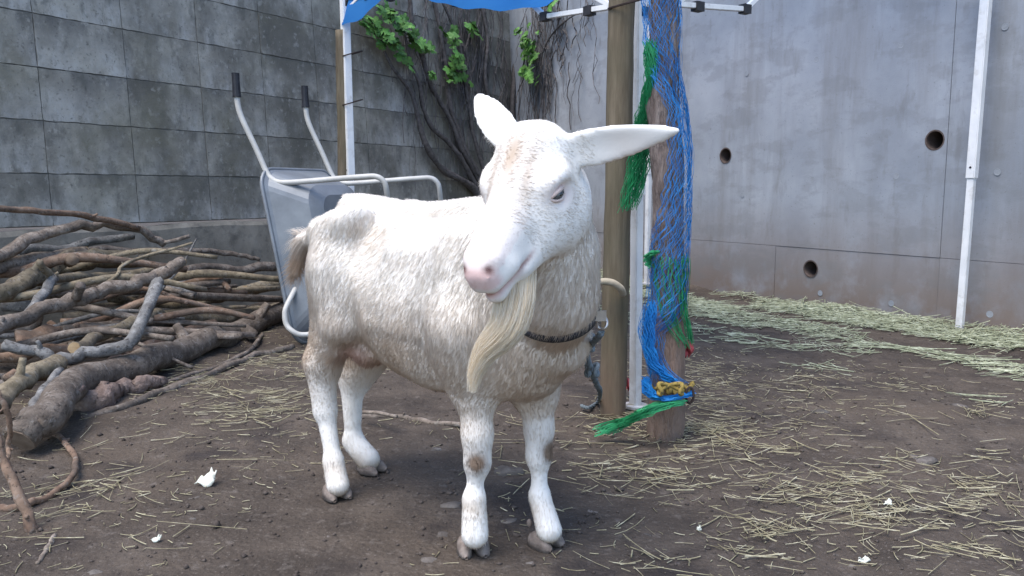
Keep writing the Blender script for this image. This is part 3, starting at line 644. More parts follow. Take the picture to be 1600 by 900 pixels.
# ------------------------------------------------------------------ ivy in the corner
ivy = thing('ivy_vine', CORNER+Vector((-.3, -.5, 0)), 'climbing vine with dark stems and green lobed leaves in the wall corner', 'vine')
def stem(path, rp, seed, wallfn=hit_left, d=.05):
    pts = [wallfn(u, v, d+.03*float(vnoise(i*1.7, seed, 3))) for i, (u, v) in enumerate(path)]
    V, F = tube(catmull(pts, 6), [.55*r*p.y/FPX for r, p in zip(np.interp(np.linspace(0, 1, len(pts)), np.linspace(0, 1, len(rp)), rp), pts)], 8, .3, seed=seed); obj('stem', V, F, vine_m, ivy, smooth=True)
stem([(768, 345), (742, 297), (718, 280), (692, 265), (670, 235), (658, 205), (650, 170), (640, 140), (615, 108), (600, 80)], [11, 9, 8, 6, 4], 1)
stem([(770, 330), (738, 280), (722, 250), (700, 222), (676, 200), (662, 170), (655, 130), (640, 90), (630, 40)], [9, 7, 6, 5, 4], 2)
stem([(768, 320), (742, 270), (722, 235), (705, 190), (688, 160), (672, 130), (660, 90), (645, 40), (640, -10)], [9, 8, 7, 6, 5], 3)
stem([(765, 300), (735, 250), (716, 205), (704, 165), (698, 110), (690, 60), (680, 10), (672, -20)], [9, 7, 6, 5], 4)
stem([(760, 280), (742, 220), (732, 160), (724, 110), (716, 60), (690, 0)], [6, 5, 4], 5)
stem([(775, 260), (768, 180), (758, 120), (762, 60), (750, 0)], [5, 5, 4], 6)
stem([(812, 330), (806, 240), (800, 170), (806, 90), (812, 30), (820, -10)], [8, 7, 6], 7, hit_left, .03)
stem([(842, 330), (850, 250), (838, 170), (842, 110), (858, 60), (900, 22), (960, 8)], [4, 3, 2.5, 2], 8, hit_right, .03)
rs_ = random.Random(5); mb = MB()
for i in range(250):
    right = rs_.random() < .40
    u = (rs_.uniform(815, 875) if rs_.random() < .75 else rs_.uniform(860, 930)) if right else rs_.gauss(735, 48)
    if not right and not 570 < u < 815: continue
    v0 = rs_.uniform(-60, 120); ln = rs_.uniform(60, 220)*(.55 if right and u > 860 else 1); pts = []; uu = u
    for j in range(9):
        pts.append((hit_right if right else hit_left)(uu, v0+ln*j/8, .015+.05*rs_.random())); uu += rs_.uniform(-5, 5)
    mb.add(*tube(pts, rs_.choice([.002, .003, .004, .006]), 3, cap=False))
o = mb.build('dead_tendrils', vine_m, ivy); tag(o, kind='stuff')
def leaf_mesh(seed):
    rg = random.Random(seed); V = [(0, 0, .012)]; n = 20
    for i in range(n):
        a = -math.pi/2+2*math.pi*i/n; lobe = .62+.38*abs(math.cos(2.5*(a+math.pi/2)+.0)); r = .5*lobe*(1.0+.08*rg.uniform(-1, 1))
        if i == 0: r = .12
        V.append((r*math.cos(a), r*math.sin(a), -.10*(r*2)**2+rg.uniform(-.03, .03)))
    F = [(0, 1+i, 1+(i+1) % n) for i in range(n)]
    m = bpy.data.meshes.new('leaf'); m.from_pydata([(x, y, z) for x, y, z in V], [], F); m.update(); m.materials.append(leaf_m); return m
lms = [leaf_mesh(i) for i in range(5)]
def leaf(u, v, px, right=False):
    wn_ = RNOR if right else WN
    p = (hit_right if right else hit_left)(u, v, rs_.uniform(.08, .20)); sz = px*p.y/FPX
    nrm = (wn_*.8+Vector((0, 0, .5))+Vector((rs_.gauss(0, .35), rs_.gauss(0, .35), rs_.gauss(0, .3)))).normalized()
    up = Vector((rs_.gauss(0, .5), rs_.gauss(0, .3), 1)); x = up.cross(nrm).normalized(); y = nrm.cross(x)
    o = bpy.data.objects.new('leaf', lms[rs_.randrange(5)]); link(o, ivy)
    o.matrix_local = Matrix.Translation(p-OFF[ivy.name]) @ (Matrix((x, y, nrm)).transposed().to_4x4() @ Matrix.Scale(sz, 4))
def leaf_run(path, n, px, jit, right=False):
    c = catmull([(u, v, 0) for u, v in path], 12)
    for i in range(int(n*1.4)):
        q = c[int(rs_.random()*(len(c)-1))]; leaf(q[0]+rs_.gauss(0, jit), q[1]+rs_.gauss(0, jit), px*rs_.choice([.5, .7, .85, 1.0, 1.15]), right)
leaf_run([(592, 8), (612, 24), (632, 40), (650, 62), (672, 74)], 44, 20, 6)
leaf_run([(574, 30), (582, 46), (600, 58), (608, 72), (628, 88), (642, 98)], 40, 20, 6)
leaf_run([(700, 46), (710, 62), (716, 82), (712, 100), (704, 116), (738, 132)], 34, 17, 6)
leaf_run([(734, 42), (746, 44)], 5, 24, 4)
leaf_run([(806, 50), (826, 66), (824, 86), (830, 98), (820, 112), (838, 132)], 36, 17, 6, True)
leaf_run([(674, 116), (682, 118)], 5, 14, 4)
leaf_run([(852, 5), (862, 4)], 5, 18, 5, True)
leaf_run([(808, 45), (842, 48)], 7, 14, 4, True)
leaf_run([(555, 8), (565, 15)], 5, 18, 4)

# ------------------------------------------------------------------ straw, hay, crumbs, stones, scraps
def strands(name, pos, yaw, length, width, mat_, label, cat, lift, bend):
    n = len(pos); K = 4; t = np.linspace(-.5, .5, K)
    d = np.stack([np.cos(yaw), np.sin(yaw)], -1); pn = np.stack([-d[:, 1], d[:, 0]], -1)
    cx = pos[:, 0, None]+d[:, 0, None]*t*length[:, None]+pn[:, 0, None]*(bend[:, None]*(t**2*4-.5)*length[:, None]*.12)
    cy = pos[:, 1, None]+d[:, 1, None]*t*length[:, None]+pn[:, 1, None]*(bend[:, None]*(t**2*4-.5)*length[:, None]*.12)
    tilt = RNG.normal(0, .05, n)+RNG.normal(0, .10, n)*(lift > .01)
    ge = gz(cx, cy); ln_ = ge[:, :1]*(.5-t)[None]+ge[:, -1:]*(.5+t)[None]; cz = ln_ + np.clip((ge-ln_).max(1), 0, .006)[:, None] + lift[:, None] + .003 + np.abs(tilt[:, None]*t*length[:, None])
    C = np.stack([cx, cy, cz], -1)
    side = np.concatenate([pn, np.zeros((n, 1))], 1)[:, None, :]*width[:, None, None]*.5
    up = np.array([0, 0, 1.0])[None, None, :]*width[:, None, None]*.45
    V = np.stack([C-side-up*.3, C+up, C+side-up*.3], 2).reshape(-1, 3)          # n,K,3 ring
    idx = np.arange(n*K*3).reshape(n, K, 3); Fs = []
    for a in range(3):
        b_ = (a+1) % 3; Fs.append(np.stack([idx[:, :-1, a], idx[:, :-1, b_], idx[:, 1:, b_], idx[:, 1:, a]], -1).reshape(-1, 4))
    o = obj(name, V, np.concatenate(Fs), mat_); tag(o, label, cat, kind='stuff'); return o
def scatter_px(n, boxes):
    P = []
    for (u0, u1, v0, v1, w) in boxes:
        for i in range(int(n*w)):
            u = RNG.uniform(u0, u1); v = RNG.uniform(v0, v1); p = on_ground(u, v); P.append((p.x, p.y))
    return np.array(P)
# scattered straw: patches on the soil in front
P = []
def blob(u, v, ru, rv, n):
    for i in range(int(n*.085)):
        a, b_ = RNG.normal(0, .6, 2); p = on_ground(u+a*ru, max(440, min(1000, v+b_*rv))); k_ = int(RNG.gamma(1.3, 5.5))+1; sp = RNG.uniform(.02, .09)
        for q in range(k_): P.append((p.x+RNG.normal(0, sp*1.5), p.y+RNG.normal(0, sp)))
for args in ((1150, 690, 130, 40, 420), (1050, 660, 120, 40, 200), (1180, 760, 260, 70, 480), (1390, 790, 230, 60, 420), (1010, 740, 160, 60, 110), (1110, 600, 90, 40, 330), (1230, 610, 200, 40, 260), (1500, 620, 160, 60, 120),
             (390, 610, 130, 50, 420), (330, 660, 170, 60, 220), (200, 720, 170, 60, 90), (100, 800, 150, 60, 120), (400, 575, 90, 30, 260), (960, 680, 120, 25, 110), (1000, 560, 70, 60, 130), (1300, 860, 330, 60, 190), (600, 700, 350, 150, 110), (1560, 760, 120, 90, 130)):
    blob(*args)
P = np.array(P); ok = (rwall_dist(P[:, 0], P[:, 1]) > .04) & (lwall_dist(P[:, 0], P[:, 1]) > .05); P = P[ok]; n = len(P)
strands('straw', P, RNG.normal(.1, 1.0, n), RNG.gamma(1.7, .028, n)+.010, RNG.gamma(4, .00038, n)+.0006, straw_m, 'pale dry straw stalks scattered over the dark soil', 'straw', RNG.exponential(.004, n), RNG.normal(0, .25, n)*(RNG.random(n) < .5))
# chaff: fine short bits over the soil everywhere in view
m_ = 9000; Pc = np.stack([RNG.uniform(-2.2, 3.2, m_), RNG.uniform(1.2, 6.5, m_)], -1); keep = (fbm(Pc[:, 0]*1.3, Pc[:, 1]*1.3, 77, 3) > .40) & (rwall_dist(Pc[:, 0], Pc[:, 1]) > .03) & (lwall_dist(Pc[:, 0], Pc[:, 1]) > .05)
Pc = Pc[keep]; n = len(Pc)
strands('chaff', Pc, RNG.uniform(0, 6.28, n), RNG.gamma(2, .009, n)+.005, RNG.uniform(.0012, .003, n), straw_m, 'fine straw chaff trodden into the dark soil', 'straw', np.zeros(n), RNG.normal(0, .5, n))
# hay bank along the right wall
n = 15000; s = RNG.uniform(-1.6, _t-.1, n); d = np.abs(RNG.gamma(1.9, .27, n))+.02
clump = fbm(s*1.9, d*4.0, 55, 3); keep = (clump > .39+.14*np.clip(d-.1, 0, 1)) & (d < 1.5); s = s[keep]; d = d[keep]; n = len(s)
Ph = np.stack([RW0.x+RDIR.x*s+RNOR.x*d, RW0.y+RDIR.y*s+RNOR.y*d], -1); ok = lwall_dist(Ph[:, 0], Ph[:, 1]) > .05; Ph = Ph[ok]; d = d[ok]; n = len(Ph)
strands('hay', Ph, RNG.normal(.1, 1.1, n), RNG.gamma(2.4, .045, n)+.02, RNG.gamma(4, .0007, n)+.001, hay_m, 'greenish hay strewn in a bank along the foot of the concrete wall', 'hay', RNG.uniform(0, .028, n)*np.exp(-d/.5), RNG.normal(0, .7, n))
# crumbs
n = 5200; Pk = np.stack([RNG.uniform(-1.9, 2.6, n), 1.25+RNG.gamma(1.6, 1.0, n)], -1); Pk = Pk[(Pk[:, 1] < 5.5) & (rwall_dist(Pk[:, 0], Pk[:, 1]) > .05) & (lwall_dist(Pk[:, 0], Pk[:, 1]) > .1)]; n = len(Pk)
R_ = RNG.gamma(1.6, .0017, n)+.001; oc = np.array([[1, 0, 0], [-1, 0, 0], [0, 1, 0], [0, -1, 0], [0, 0, .7], [0, 0, -.7]])
Vc = (oc[None]*R_[:, None, None]*RNG.uniform(.5, 1.3, (n, 6, 1))) + np.concatenate([Pk, gz(Pk[:, 0], Pk[:, 1])[:, None]+R_[:, None]*.3], 1)[:, None, :]
of = np.array([[0, 2, 4], [2, 1, 4], [1, 3, 4], [3, 0, 4], [2, 0, 5], [1, 2, 5], [3, 1, 5], [0, 3, 5]]); Fc = (of[None]+np.arange(n)[:, None, None]*6).reshape(-1, 3)
o = obj('soil_crumbs', Vc.reshape(-1, 3), Fc, crumb_m); tag(o, 'small crumbs of dark soil and grit on the ground', 'soil', kind='stuff')
# stones
def stone(u, v, w, h, label, group=None, seed=0):
    p = on_ground(u, v); rx = w*p.y/FPX/2; bm = bmesh.new(); bmesh.ops.create_icosphere(bm, subdivisions=2, radius=1); rg = random.Random(seed); yaw = rg.uniform(0, 3)
    k1, k2 = rg.uniform(0, 9), rg.uniform(0, 9); V = []
    for vv in bm.verts:
        c = vv.co; f = 1+.30*math.sin(c.x*2.3+k1)*math.cos(c.y*2.9+k2)+.16*math.sin(c.z*5+k1+c.x*6)+.10*math.sin(c.y*9+k2)
        x, y = c.x*rx*f, c.y*rx*h*f
        V.append((p.x+x, p.y+y, float(gz(p.x, p.y))-.004+c.z*min(rx*.30, .014)*f))
    bm.verts.index_update(); F = [[q.index for q in f.verts] for f in bm.faces]; bm.free()
    o = obj('stone', V, F, stone_m, smooth=True, origin=(p.x, p.y, float(gz(p.x, p.y)))); tag(o, label, 'stone', group)
stone(792, 738, 62, 1.0, 'half-buried flat rock on the soil between the goat front legs', seed=1)
stone(706, 790, 40, .9, 'flat tan stone in the soil beside the goat front hoof', seed=2)
stone(672, 874, 36, .9, 'pale flat stone in the soil below the goat front hoof', seed=3)
SG = 'small flat stones trodden into the soil'
rs2 = random.Random(3)
for i, (u, v, w) in enumerate([(690, 760, 22), (588, 700, 18), (640, 740, 14), (668, 715, 16), (730, 720, 14), (795, 815, 28), (512, 835, 18), (600, 855, 18), (690, 835, 26), (640, 820, 18), (830, 880, 22), (870, 872, 16), (930, 880, 18), (925, 800, 20), (1010, 835, 18), (1440, 716, 40), (1280, 648, 34), (1330, 880, 18), (1110, 700, 16), (305, 778, 22), (300, 812, 18), (168, 862, 12), (150, 890, 34), (60, 860, 16), (1500, 640, 26), (1220, 870, 16), (905, 690, 14), (410, 720, 12), (680, 700, 22), (620, 690, 14), (950, 770, 16), (1060, 880, 20)]):
    stone(u, v, w*rs2.uniform(.8, 1.1), rs2.uniform(.7, 1.2), 'small flat stone trodden into the dark soil', SG, seed=20+i)
# white scraps
def scrap(u, v, w, h, label, seed):
    p = on_ground(u, v); rg = random.Random(seed); k = p.y/FPX; n = 7; V = []; F = []; z0 = float(gz(p.x, p.y))
    for i in range(n):
        for j in range(n):
            a, b_ = i/(n-1)-.5, j/(n-1); tp = .35+.65*(1-b_) 
            V.append((p.x+(a*tp*w+b_*w*.28)*k, p.y+b_*h*k*.55+rg.uniform(-.002, .002), z0+.006+b_*h*k*.75+rg.uniform(-.08, .08)*w*k+.10*w*k*math.sin(i*1.3+j*.8)))
    for i in range(n-1):
        for j in range(n-1): F.append((i*n+j, (i+1)*n+j, (i+1)*n+j+1, i*n+j+1))
    o = obj('food_scrap', V, F, scrap_m, smooth=True, origin=(p.x, p.y, z0)); s_ = o.modifiers.new('thick', 'SOLIDIFY'); s_.thickness = .004; tag(o, label, 'scrap')
scrap(319, 762, 32, 26, 'crumpled white leafy scrap on the dark soil near the goat hind hoof', 1)
scrap(243, 848, 14, 10, 'tiny white scrap on a dark crumb left of the crumpled leafy scrap', 2)
scrap(1387, 800, 14, 10, 'tiny white scrap among the scattered straw stalks', 3)
scrap(1349, 877, 22, 8, 'flat pale yellow scrap on the bare soil below the straw', 4)
scrap(1092, 830, 8, 8, 'white crumb on the soil between goat hoof and straw', 5)

# ------------------------------------------------------------------ the goat
GO = Vector((-.217, 1.895, 0)); gf = Vector((.735, -.678, 0)).normalized(); gl_ = Vector((.678, .735, 0)).normalized()
def B(a, b_, c): return np.array(GO + gf*a + gl_*b_ + Vector((0, 0, c)))
H = .0055
glo = np.array([-.78, 1.10, -.01]); ghi = np.array([.36, 2.42, 1.04])
gn = np.ceil((ghi-glo)/H).astype(int)+1
axx = [glo[i]+np.arange(gn[i])*H for i in range(3)]
D = np.full(tuple(gn), .3, np.float32)
def carve(fn, lo_, hi_, k, sub=False):
    lo_ = np.minimum(lo_, hi_*0+lo_); i0 = np.clip(((np.array(lo_)-.05-glo)/H).astype(int), 0, gn-1); i1 = np.clip(((np.array(hi_)+.05-glo)/H).astype(int)+2, 1, gn)
    sl = tuple(slice(a, b_) for a, b_ in zip(i0, i1))
    X, Y, Z = np.meshgrid(*[axx[i][sl[i]] for i in range(3)], indexing='ij', sparse=False)
    d = fn(X, Y, Z); cur = D[sl]
    if sub:
        h_ = np.clip(.5-.5*(cur+d)/k, 0, 1); D[sl] = (cur*(1-h_)+(-d)*h_ + k*h_*(1-h_)).astype(np.float32)
    else:
        h_ = np.clip(.5+.5*(cur-d)/k, 0, 1); D[sl] = (cur*(1-h_)+d*h_-k*h_*(1-h_)).astype(np.float32)
def cone(p, q, r0, r1, k=.03, sub=False):
    p, q = np.array(p, float), np.array(q, float); ba = q-p; bb = ba@ba; R = max(r0, r1)
    def fn(X, Y, Z):
        t = np.clip(((X-p[0])*ba[0]+(Y-p[1])*ba[1]+(Z-p[2])*ba[2])/bb, 0, 1)
        return np.sqrt((X-p[0]-t*ba[0])**2+(Y-p[1]-t*ba[1])**2+(Z-p[2]-t*ba[2])**2)-(r0+(r1-r0)*t)
    carve(fn, np.minimum(p, q)-R, np.maximum(p, q)+R, k, sub)
def ell(c, axes, rad, k=.03, sub=False):
    c = np.array(c, float); A = np.array([np.array(a)/np.linalg.norm(a) for a in axes]); rad = np.array(rad, float); R = rad.max()
    def fn(X, Y, Z):
        dx, dy, dz = X-c[0], Y-c[1], Z-c[2]; k0 = 0; k1 = 0
        for a, r in zip(A, rad):
            q = a[0]*dx+a[1]*dy+a[2]*dz; k0 = k0+(q/r)**2; k1 = k1+(q/r**2)**2
        k0 = np.sqrt(k0); k1 = np.sqrt(k1)+1e-9; return k0*(k0-1)/k1
    carve(fn, c-R, c+R, k, sub)
UPV = (0, 0, 1)
# trunk from a profile: along-body a, top, bottom, half width
ta = np.array([-.375, -.36, -.335, -.285, -.225, -.15, -.04, .08, .18, .26, .33, .39, .44])
tt = np.array([.61, .69, .745, .775, .782, .775, .757, .752, .765, .770, .745, .68, .58])
tb = np.array([.56, .50, .48, .465, .445, .405, .358, .335, .340, .358, .385, .43, .50])
tw = np.array([.02, .050, .070, .086, .093, .106, .139, .147, .132, .124, .108, .084, .02])
fa = np.linspace(-.55, .5, 400)
def smooth_prof(y):
    v = np.interp(fa, ta, y); kern = np.hanning(15); kern /= kern.sum(); return np.convolve(np.pad(v, 7, 'edge'), kern, 'valid')
pt, pb, pw = smooth_prof(tt), smooth_prof(tb), smooth_prof(tw)
def trunk(X, Y, Z):
    a = (X-GO.x)*gf.x+(Y-GO.y)*gf.y; b_ = (X-GO.x)*gl_.x+(Y-GO.y)*gl_.y
    top = np.interp(a, fa, pt); bot = np.interp(a, fa, pb); w = np.maximum(np.interp(a, fa, pw), .012); hh = np.maximum((top-bot)/2, .02); cc = (top+bot)/2
    u = (Z-cc)/hh
    weff = w*(1-.46*np.clip(u, 0, 1.2)**1.3)                  # narrower toward the spine
    q = (np.abs(b_/np.maximum(weff, .01))**2.2+np.abs(u)**2.2)**(1/2.2)
    d = (q-1)*np.minimum(w, hh)*.85
    return np.maximum(d, np.maximum(-.38-a, a-.45))
carve(trunk, np.array(B(0, 0, .3))-[.5, .5, .05], np.array(B(0, 0, .8))+[.5, .5, .05], .03)
# bony hips, pins, shoulder blades, flank hollow
for s_ in (-1, 1):
    cone(B(-.13, .072*s_, .750), B(-.15, .098*s_, .724), .022, .021, .04)
    cone(B(-.15, .096*s_, .724), B(-.34, .055*s_, .69), .020, .022, .06)
    cone(B(-.340, .045*s_, .70), B(-.355, .05*s_, .67), .028, .024, .03)
    ell(B(.25, .110*s_, .58), (gf, gl_, UPV), (.09, .042, .15), .06)
    ell(B(-.215, .088*s_, .60), (gf, gl_, UPV), (.092, .044, .14), .05)
ell(B(-.06, -.180, .695), (gf, gl_, UPV), (.075, .070, .058), .06, True)
ell(B(-.06, .185, .695), (gf, gl_, UPV), (.07, .045, .06), .05, True)
cone(B(-.28, 0, .770), B(-.02, 0, .752), .013, .013, .03)
cone(B(-.02, 0, .752), B(.24, 0, .765), .013, .018, .03)
for q_ in range(5):
    for s_ in (-1, 1): cone(B(.02+.045*q_, .105*s_, .67), B(-.03+.045*q_, .128*s_, .50), .014, .008, .03)
# front legs
def wpt(u, v, Y): return np.array(at(u, v, Y))
RFk, RFf = wpt(746, 712, 1.675), wpt(741, 795, 1.675)
cone(B(.27, -.105, .52), wpt(742, 600, 1.69), .075, .052, .05)
cone(wpt(742, 600, 1.69), RFk+[0, 0, .05], .041, .031, .03)
cone(RFk+[0, 0, .05], RFk-[0, 0, .015], .033, .030, .02)
cone(RFk-[0, 0, .015], RFf+[0, 0, .03], .021, .0175, .02)
cone(RFf+[0, .0, .02], wpt(742, 835, 1.665), .026, .030, .02)
LFk, LFf = wpt(842, 702, 1.745), wpt(843, 790, 1.745)
cone(B(.29, .105, .52), wpt(838, 612, 1.745), .072, .050, .05)
cone(wpt(838, 612, 1.745), LFk+[0, 0, .05], .039, .030, .03)
cone(LFk+[0, 0, .05], LFk-[0, 0, .015], .033, .030, .02)
cone(LFk-[0, 0, .015], LFf+[0, 0, .03], .021, .0175, .02)
cone(LFf+[0, 0, .02], wpt(858, 828, 1.712), .025, .029, .02)
# hind legs: hip > stifle > hock > fetlock
RHh, RHf = wpt(505, 595, 2.06), wpt(521, 728, 2.035)
cone(B(-.215, -.085, .60), B(-.185, -.095, .48), .070, .048, .04)
cone(B(-.245, -.07, .56), RHh+[0, 0, .06], .056, .040, .04)
cone(B(-.19, -.095, .47), RHh+[.01, 0, .04], .046, .038, .03)
cone(RHh+[-.005, 0, .05], wpt(508, 640, 2.06), .042, .031, .03)
cone(wpt(508, 640, 2.06), RHf+[0, 0, .02], .025, .021, .02)
cone(RHf+[0, 0, .01], wpt(528, 758, 2.01), .027, .030, .02)
LHh, LHf = wpt(550, 600, 2.25), wpt(552, 695, 2.24)
cone(B(-.30, .09, .58), LHh+[0, 0, .06], .075, .045, .05)
cone(B(-.23, .11, .45), LHh+[.02, 0, .02], .06, .045, .04)
cone(LHh+[0, 0, .04], LHf+[0, 0, .02], .036, .022, .03)
cone(LHf+[0, 0, .01], wpt(575, 718, 2.21), .031, .034, .02)
# udder
ell(B(-.17, -.02, .405), (gf, gl_, UPV), (.055, .050, .045), .03)
# tail
cone(B(-.36, -.01, .695), B(-.425, -.045, .665), .022, .021, .02)
cone(B(-.425, -.045, .665), B(-.445, -.06, .575), .021, .012, .015)
# neck and brisket
cone(B(.30, 0, .62), (.066, 1.50, .80), .120, .074, .06)
cone(B(.385, .0, .50), B(.345, 0, .45), .092, .080, .06)
cone((.082, 1.525, .60), (.072, 1.45, .77), .078, .064, .05)
cone((.088, 1.545, .575), (.084, 1.515, .68), .070, .076, .04)
# head
HP = np.array([.046, 1.43, .897]); NT = HP+np.array([-.383, -.580, -.72])
Fh = (NT-HP)/np.linalg.norm(NT-HP); Lh = np.array([.835, -.55, .02]); Lh -= Fh*(Lh@Fh); Lh /= np.linalg.norm(Lh); Uh = np.cross(Fh, Lh); 
if Uh[2] < 0: Uh = -Uh
def HD(f, l, u): return HP+Fh*(f if f < .1 else .1+(f-.1)*1.13)+Lh*l+Uh*u
ell(HD(.055, 0, -.035), (Fh, Lh, Uh), (.090, .070, .068), .03)
ell(HD(.035, 0, -.02), (Fh, Lh, Uh), (.050, .055, .045), .03)
cone(HD(.09, 0, -.045), HD(.240, 0, -.044), .056, .037, .03)
cone(HD(.08, 0, -.020), HD(.225, 0, -.020), .034, .026, .03)
for s_ in (-1, 1):
    cone(HD(.105, .058*s_, -.018), HD(.085, .064*s_, -.022), .022, .024, .03)      # brow
    ell(HD(.10, .045*s_, -.085), (Fh, Lh, Uh), (.075, .034, .055), .03)            # cheek
    cone(HD(.080, .032*s_, -.120), HD(.21, .018*s_, -.088), .038, .026, .03)        # jaw
    cone(HD(.250, .015*s_, -.022), HD(.266, .013*s_, -.034), .020, .018, .012)     # nostril wings
    cone(HD(.235, .022*s_, -.055), HD(.268, .012*s_, -.056), .022, .018, .012)     # upper lip
cone(HD(.215, 0, -.092), HD(.262, 0, -.088), .028, .020, .010)                      # chin and lower lip
cone(HD(.03, -.022, .006), HD(.03, .022, .006), .034, .034, .03)                            # poll tuft
# mouth line, nostrils, eye sockets
for s_ in (-1, 1):
    cone(HD(.292, .002*s_, -.0735), HD(.200, .050*s_, -.0745), .0062, .0050, .005, True)
    cone(HD(.284, .016*s_, -.022), HD(.262, .036*s_, -.012), .0068, .0055, .004, True)
    ell(HD(.108, .084*s_, -.036), (Fh, Lh, Uh), (.024, .016, .015), .012, True)
EYES = [HD(.108, .0700*s_, -.036) for s_ in (-1, 1)]
# ears: leaf-shaped, cupped
def ear(base, tip, wdir, w0, th, cup, prof=(.62, .85, 1, .85, .42, .10)):
    base, tip = np.array(base), np.array(tip); L_ = np.linalg.norm(tip-base); d = (tip-base)/L_; w = np.array(wdir, float); w -= d*(w@d); w /= np.linalg.norm(w); nn = np.cross(d, w)
    def fn(X, Y, Z):
        dx, dy, dz = X-base[0], Y-base[1], Z-base[2]
        s = (dx*d[0]+dy*d[1]+dz*d[2])/L_; a = dx*w[0]+dy*w[1]+dz*w[2]; b_ = dx*nn[0]+dy*nn[1]+dz*nn[2]
        sc = np.clip(s, 0, 1); ww = np.interp(sc, [0, .15, .35, .6, .85, 1], prof)*w0; tt_ = th*(1.35-.7*sc)
        bb = b_-cup*(a/w0)**2*w0
        q = np.sqrt((a/ww)**2+(bb/tt_)**2); dd = (q-1)*np.minimum(ww, tt_)
        return np.maximum(dd, np.maximum(-s*L_-.02, (s-1)*L_))
    carve(fn, np.minimum(base, tip)-w0-.02, np.maximum(base, tip)+w0+.02, .012)
ear(HD(.018, .058, -.022), wpt(1064, 203, 1.375), (.15, -.35, .92), .034, .0115, .35, (.85, 1.0, 1.0, .80, .46, .12))
ear(HD(.012, -.050, -.012), wpt(744, 150, 1.545), (.75, -.25, .45), .034, .0115, -.35, (.75, .9, 1, .92, .62, .25))

def surface_nets(D):
    S = D < 0; c = [(i, j, k_) for i in (0, 1) for j in (0, 1) for k_ in (0, 1)]; nx_, ny_, nz_ = [q-1 for q in D.shape]
    cnt = np.zeros((nx_, ny_, nz_), np.int8)
    for (i, j, k_) in c: cnt += S[i:i+nx_, j:j+ny_, k_:k_+nz_]
    act = np.argwhere((cnt > 0) & (cnt < 8)); idx = np.full((nx_, ny_, nz_), -1, np.int32); idx[tuple(act.T)] = np.arange(len(act))
    acc = np.zeros((len(act), 3)); num = np.zeros(len(act))
    for p in c:
        for ax in range(3):
            if p[ax]: continue
            q = list(p); q[ax] = 1
            a = D[tuple((act+p).T)]; b_ = D[tuple((act+q).T)]; m_ = (a < 0) != (b_ < 0); t = np.where(m_, a/(a-b_+1e-12), 0)
            pos = np.array(p)[None]+np.zeros((len(act), 3)); pos[:, ax] += t; acc[m_] += pos[m_]; num[m_] += 1
    V = (act+acc/num[:, None])*H+glo; Fs = []
    for ax in range(3):
        o1, o2 = [(1, 2), (2, 0), (0, 1)][ax]
        a = np.take(S, range(0, S.shape[ax]-1), ax); b_ = np.take(S, range(1, S.shape[ax]), ax); e = np.argwhere(a != b_)
        e = e[(e[:, o1] > 0) & (e[:, o2] > 0) & (e[:, o1] < [nx_, ny_, nz_][o1]) & (e[:, o2] < [nx_, ny_, nz_][o2])]
        flip = a[tuple(e.T)]
        q = []
        for (s1, s2) in ((-1, -1), (0, -1), (0, 0), (-1, 0)):
            t = e.copy(); t[:, o1] += s1; t[:, o2] += s2; q.append(idx[tuple(t.T)])
        q = np.stack(q, -1); q[~flip] = q[~flip][:, ::-1]; Fs.append(q)
    return V, np.concatenate(Fs)
GV, GF = surface_nets(D)
for it in range(3):                                   # light smoothing
    acc = np.zeros_like(GV); cn = np.zeros(len(GV))
    for a, b_ in ((0, 1), (1, 2), (2, 3), (3, 0)):
        np.add.at(acc, GF[:, a], GV[GF[:, b_]]); np.add.at(cn, GF[:, a], 1); np.add.at(acc, GF[:, b_], GV[GF[:, a]]); np.add.at(cn, GF[:, b_], 1)
    GV = GV*.45+acc/cn[:, None]*.55
fn_ = np.cross(GV[GF[:, 2]]-GV[GF[:, 0]], GV[GF[:, 3]]-GV[GF[:, 1]]); area = np.linalg.norm(fn_, axis=1)*.5
GN = np.zeros_like(GV)
for q in range(4): np.add.at(GN, GF[:, q], fn_)
GN /= np.linalg.norm(GN, axis=1)[:, None]+1e-12

